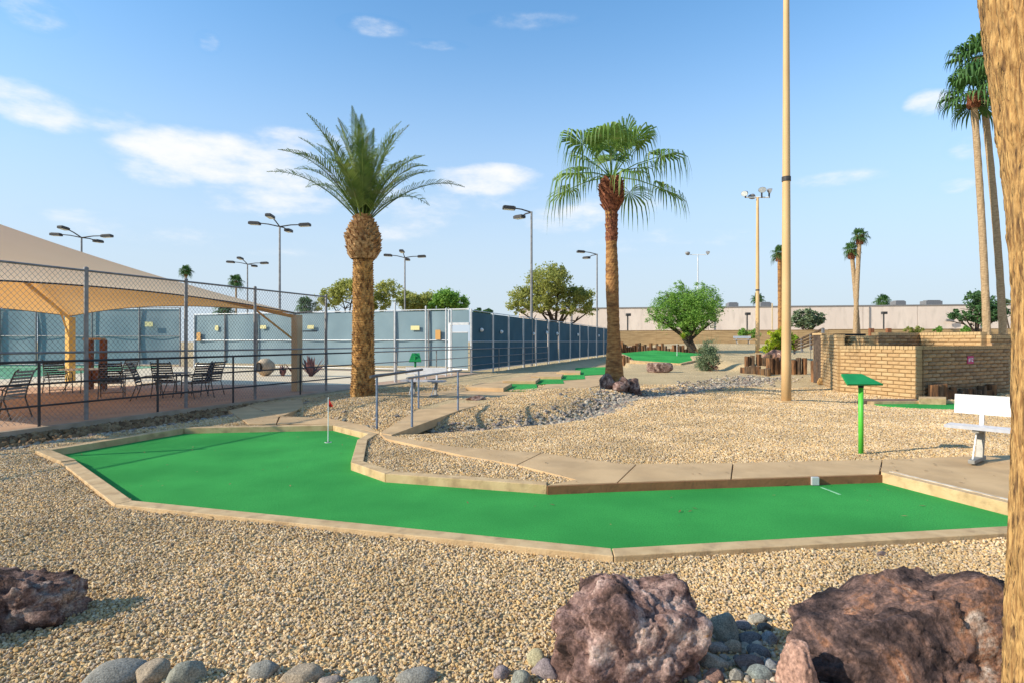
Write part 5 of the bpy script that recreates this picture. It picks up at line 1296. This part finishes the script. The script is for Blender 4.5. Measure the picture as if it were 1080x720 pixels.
# ------------------------------------------------------------------ patio furniture
def make_chair(label, loc, rz, sling='sling'):
    o = thing('patio_chair', label, 'chair', loc, rz)          # faces +x
    for s in (-1, 1):
        y = s*.28
        MB().tube([(.30,y,0),(.26,y,.30),(.24,y*1.05,.55),(.16,y*1.08,.63),(-.10,y*1.08,.62),(-.26,y,.58)], .014, 6).build('arm_frame', M['frame_bronze'], o)
        MB().tube([(-.34,y,0),(-.20,y,.40),(-.26,y*.95,.62),(-.40,y*.9,.95),(-.46,y*.86,1.0)], .014, 6).build('back_leg', M['frame_bronze'], o)
        MB().tube([(-.22,y,.40),(.26,y,.43)], .013, 6).build('seat_rail', M['frame_bronze'], o)
    MB().tube([(.29,-.28,.12),(.29,.28,.12)], .011, 6).build('stretcher', M['frame_bronze'], o)
    def sheet(pts, w):
        vs = []; 
        for (x, z) in pts: vs += [(x, -w, z), (x, w, z)]
        n_ = len(pts); vs += [(x, y, z-.012) for (x, y, z) in vs]; k_ = 2*n_
        fs = [(2*i, 2*i+1, 2*i+3, 2*i+2) for i in range(n_-1)]+[(k_+2*i, k_+2*i+2, k_+2*i+3, k_+2*i+1) for i in range(n_-1)]
        fs += [(0, k_, k_+1, 1), (2*n_-2, 2*n_-1, k_+2*n_-1, k_+2*n_-2)]+[(2*i, 2*i+2, k_+2*i+2, k_+2*i) for i in range(n_-1)]+[(2*i+1, k_+2*i+1, k_+2*i+3, 2*i+3) for i in range(n_-1)]
        return MB().add(vs, fs)
    sheet([(.27,.44),(.1,.42),(-.08,.405),(-.21,.41)], .255).build('seat', M[sling], o)
    bb = MB(); P0, P1 = Vector((-.215,0,.45)), Vector((-.44,0,.98))
    for i in range(8):
        c_ = P0.lerp(P1, (i+.5)/8)+Vector((.03*math.sin(PI*i/7),0,0)); bb.box(c_, (.008,.49,.048), ry=-.40)
    bb.build('backrest', M[sling], o)
    return o
def cpos(px, py): v = at(px, py); return (v.x, v.y, 0)
make_chair('sling chair cut by the left edge of the picture, seen from its side', cpos(4, 441), math.radians(185), 'sling_grey')
make_chair('bronze sling chair standing left of the golden canopy post', cpos(61, 414), math.radians(-35), 'sling')
make_chair('dark slatted chair seen from behind, right of the grey fence post', cpos(118, 419), math.radians(120), 'sling')
make_chair('chair tucked behind the dark slatted one at the same table', cpos(128, 411), math.radians(170), 'sling_grey')
make_chair('round backed dark chair in the middle of the patio, left of the low table', cpos(156, 421), math.radians(20), 'sling')
make_chair('chair partly hidden behind the low patio table', cpos(176, 418), math.radians(100), 'sling')
make_chair('dark chair right of the second grey fence post, seen from behind', cpos(208, 419), math.radians(150), 'sling')
make_chair('dark chair farthest right on the patio, nearest the canopy post', cpos(219, 416), math.radians(160), 'sling')
def table(label, loc, w=.9, m='white', h=.72):
    o = thing('patio_table', label, 'table', loc)
    MB().tube([(0,0,h-.025),(0,0,h)], w/2, 24).build('table_top', M[m], o)
    for i in range(4):
        a = i*PI/2+.5; MB().tube([(math.cos(a)*w*.42, math.sin(a)*w*.42, 0),(math.cos(a)*w*.28, math.sin(a)*w*.28, .35),(math.cos(a)*w*.34, math.sin(a)*w*.34, h-.03)], .014, 6).build('leg', M['frame_bronze'], o)
    return o
table('round pale topped table between the golden post and the grey fence post', cpos(88, 413), 1.25)
table('low dark topped round table between the two groups of chairs', cpos(186, 414), .8, 'frame_bronze', .62)
wb = thing('wooden_stand', 'red brown wooden stand with two posts and a cap beside the golden canopy post', 'stand', cpos(102, 410))
for dx in (-.22,.22): MB().box((dx*1.0,0,.8), (.16,.16,1.6)).build('post', M['wood_brown'], wb, bevel=.01)
MB().box((-.08,0,1.63), (.6,.24,.07)).build('cap', M['clay'], wb, bevel=.01)
MB().box((0,0,.45), (.4,.05,.5)).build('panel', M['wood_brown'], wb)
# pots and agaves behind the fence
pt = thing('clay_pot', 'round clay pot lying on its side with a dark mouth, behind the railing', 'pot', cpos(279.5, 396))
vs = []; seg = 16; prof = [(.02,-.42),(.28,-.34),(.4,-.1),(.38,.12),(.26,.3),(.2,.36),(.24,.4)]
for (rr, yy_) in prof:
    for k_ in range(seg): a = 2*PI*k_/seg; vs.append((rr*math.cos(a), -yy_, .4+rr*math.sin(a)))
fs = [(j*seg+k_, j*seg+(k_+1) % seg, (j+1)*seg+(k_+1) % seg, (j+1)*seg+k_) for j in range(len(prof)-1) for k_ in range(seg)]
MB().add(vs, fs).build('body', M['clay'], pt, smooth=True).rotation_euler = (0, 0, -.35)
MB().tube([(-.13,-.36,.4),(-.135,-.365,.4)], .19, 14).build('mouth', M['black'], pt)
def agave(label, loc, R_, h, n_, m='agave', seed=1):
    r = random.Random(seed); o = thing('agave', label, 'agave', loc); b = MB()
    for i in range(n_):
        a = i*2.4; e = math.radians(r.uniform(35,85)); dr = Vector((math.cos(a)*math.cos(e), math.sin(a)*math.cos(e), math.sin(e))); w = Vector((-math.sin(a), math.cos(a), 0)); L_ = h*r.uniform(.7,1)
        p = Vector((0,0,.02)); q = p+dr*L_*.45; t = p+dr*L_; up = Vector((0,0,.02))
        b.add([p-w*R_*.12, p+w*R_*.12, q+w*R_*.16, q-w*R_*.16, t, q-up*2], [(0,1,2,3),(3,2,4),(0,3,5),(2,1,5),(3,4,5),(4,2,5)])
    b.build('leaves', M[m], o); return o
agave('small red agave between the clay pot and the canopy post', cpos(298.5, 396.5), .5, .62, 12, seed=2)
agave('tall dark red agave just right of the canopy corner post', cpos(328, 397), .7, 1.05, 20, seed=3)
agave('dark red agave half hidden behind the canopy corner post', cpos(311, 396), .5, .85, 12, seed=4)

# ------------------------------------------------------------------ benches
def bench(label, loc, rz, L_=1.83, zb=(.60,.85), mm='alu'):
    """seat along x, back on +y side, person faces -y"""
    o = thing('bench', label, 'bench', loc, rz)
    def plank(name, c, sz, rx, parent, ribs=True):
        b = MB().box((0,0,0), sz); nr = 4
        for i in range(nr+1): b.box((0, -sz[1]/2+sz[1]*i/nr*.98+sz[1]*.01, sz[2]/2+.002), (sz[0]-.004,.006,.004)) if ribs else None
        q = b.build(name, M[mm if name == 'backrest' else 'alu_seat'], parent); q.location = c; q.rotation_euler = (rx, 0, 0); return q
    plank('seat', (0,0,.45), (L_,.27,.038), 0, o)
    bk_ = plank('backrest', (-.0,.215,sum(zb)/2), (L_-.06,zb[1]-zb[0],.034), PI/2-.12, o)
    for s in (-1, 1):
        x = s*(L_/2-.32)
        lg = MB().box((x,.14,.24), (.075,.06,.46), rx=-.25).box((x,.08,.415), (.07,.36,.045)); lg.build('leg', M['alu_leg'], o, bevel=.004)
        MB().box((x,.20,.56), (.05,.03,.36), rx=-.12).build('back_support', M['alu'], o, bevel=.004)
        MB().box((x,-.02,.045), (.07,.52,.045)).build('foot', M['alu_leg'], o, bevel=.004)
        MB().tube([(x,-.22,.07),(x+.02*s,.05,.40)], .009, 6).build('brace', M['white'], o)
    return o
# right hand bench: runs towards the camera, facing the green
bench('white ribbed aluminium bench at the right edge, facing the foreground green', (6.42, 6.72, .0), math.radians(-52), 2.1)
bx = at(452, 418); bench('aluminium bench with a wide white backrest, beside the footbridge and date palm', (-2.5, 16.0, .0), math.radians(-14), 1.3, zb=(.62,.82))
x_ = (783.5-540)/F*60; bench('tiny far white bench on the rise before the boundary wall', (x_, 60, tz(x_, 60)), 0, 1.9)

# ------------------------------------------------------------------ green stands
sg = thing('score_stand', 'green slanted writing shelf on a lime green post in the right gravel', 'sign', at(908, 478, -.02))
MB().tube([(0,0,-.05),(0,0,.98)], .033, 14).build('post', M['lime_paint'], sg, smooth=True)
MB().tube([(0,0,.93),(0,0,1.015)], .036, 14).build('post_sleeve', M['black'], sg)
dtop = 7.95
v = [(-.245,-.10,.985),(.25,-.10,.985),(.085,.12,1.115),(-.205,.12,1.115)]
th = .014
MB().add([Vector(p) for p in v]+[Vector(p)+Vector((0,.012,-.022)) for p in v], [(0,1,2,3),(7,6,5,4),(0,4,5,1),(1,5,6,2),(2,6,7,3),(3,7,4,0)]).build('shelf', M['green_paint'], sg)
p_ = at(438, 411); s2 = thing('score_stand', 'small dark green stand with a lampshade shaped top beside the middle bench', 'sign', (p_.x, p_.y, 0))
hh2 = zat(372, p_.y)
MB().tube([(0,0,-.05),(0,0,hh2-.1)], .035, 10).build('post', M['green_paint'], s2)
MB().add([(-.20,-.06,hh2-.27),(.20,-.06,hh2-.27),(.12,.08,hh2),(-.12,.08,hh2),(-.20,.0,hh2-.29),(.20,.0,hh2-.29),(.12,.12,hh2-.02),(-.12,.12,hh2-.02)], [(0,1,2,3),(7,6,5,4),(0,4,5,1),(1,5,6,2),(2,6,7,3),(3,7,4,0)]).build('shelf', M['green_paint'], s2)

# ------------------------------------------------------------------ footbridge rails
def brail(pxs, top, label):
    for (px, pyb, pyt) in pxs:
        p = at(px, pyb); MB().tube([(p.x,p.y,-.1),(p.x,p.y,zat(pyt,p.y))], .017, 8).build('post', M['blue_rail'], br)
    pts = [Vector(((px-540)/F*d, d, zat(py, d))) for px, py, d in top]
    MB().tube(pts, .021, 8).build('handrail', M['galv'], br)
p1 = at(434.5,450); p2 = at(483,432.5)
dd = Vector((p2.x-p1.x, p2.y-p1.y, 0))
for p in (p1, p2): MB().tube([(p.x,p.y,-.1),(p.x,p.y,.88)], .022, 8).build('post', M['blue_rail'], br)
a = Vector((p1.x,p1.y,.90))-dd.normalized()*.22; b = Vector((p2.x,p2.y,.90))+dd.normalized()*.25
MB().tube([a, b], .022, 8).build('handrail', M['galv'], br)
p3 = at(397.5,446); p4 = at(441.5,431)
for p in (p3, p4): MB().tube([(p.x,p.y,-.1),(p.x,p.y,.88)], .022, 8).build('post', M['blue_rail'], br)
dd = Vector((p4.x-p3.x, p4.y-p3.y, 0)); a = Vector((p3.x,p3.y,.90))-dd.normalized()*.3; b = Vector((p4.x,p4.y,.90))+dd.normalized()*.25
MB().tube([a, b], .028, 8).build('handrail', M['rail_metal'], br)
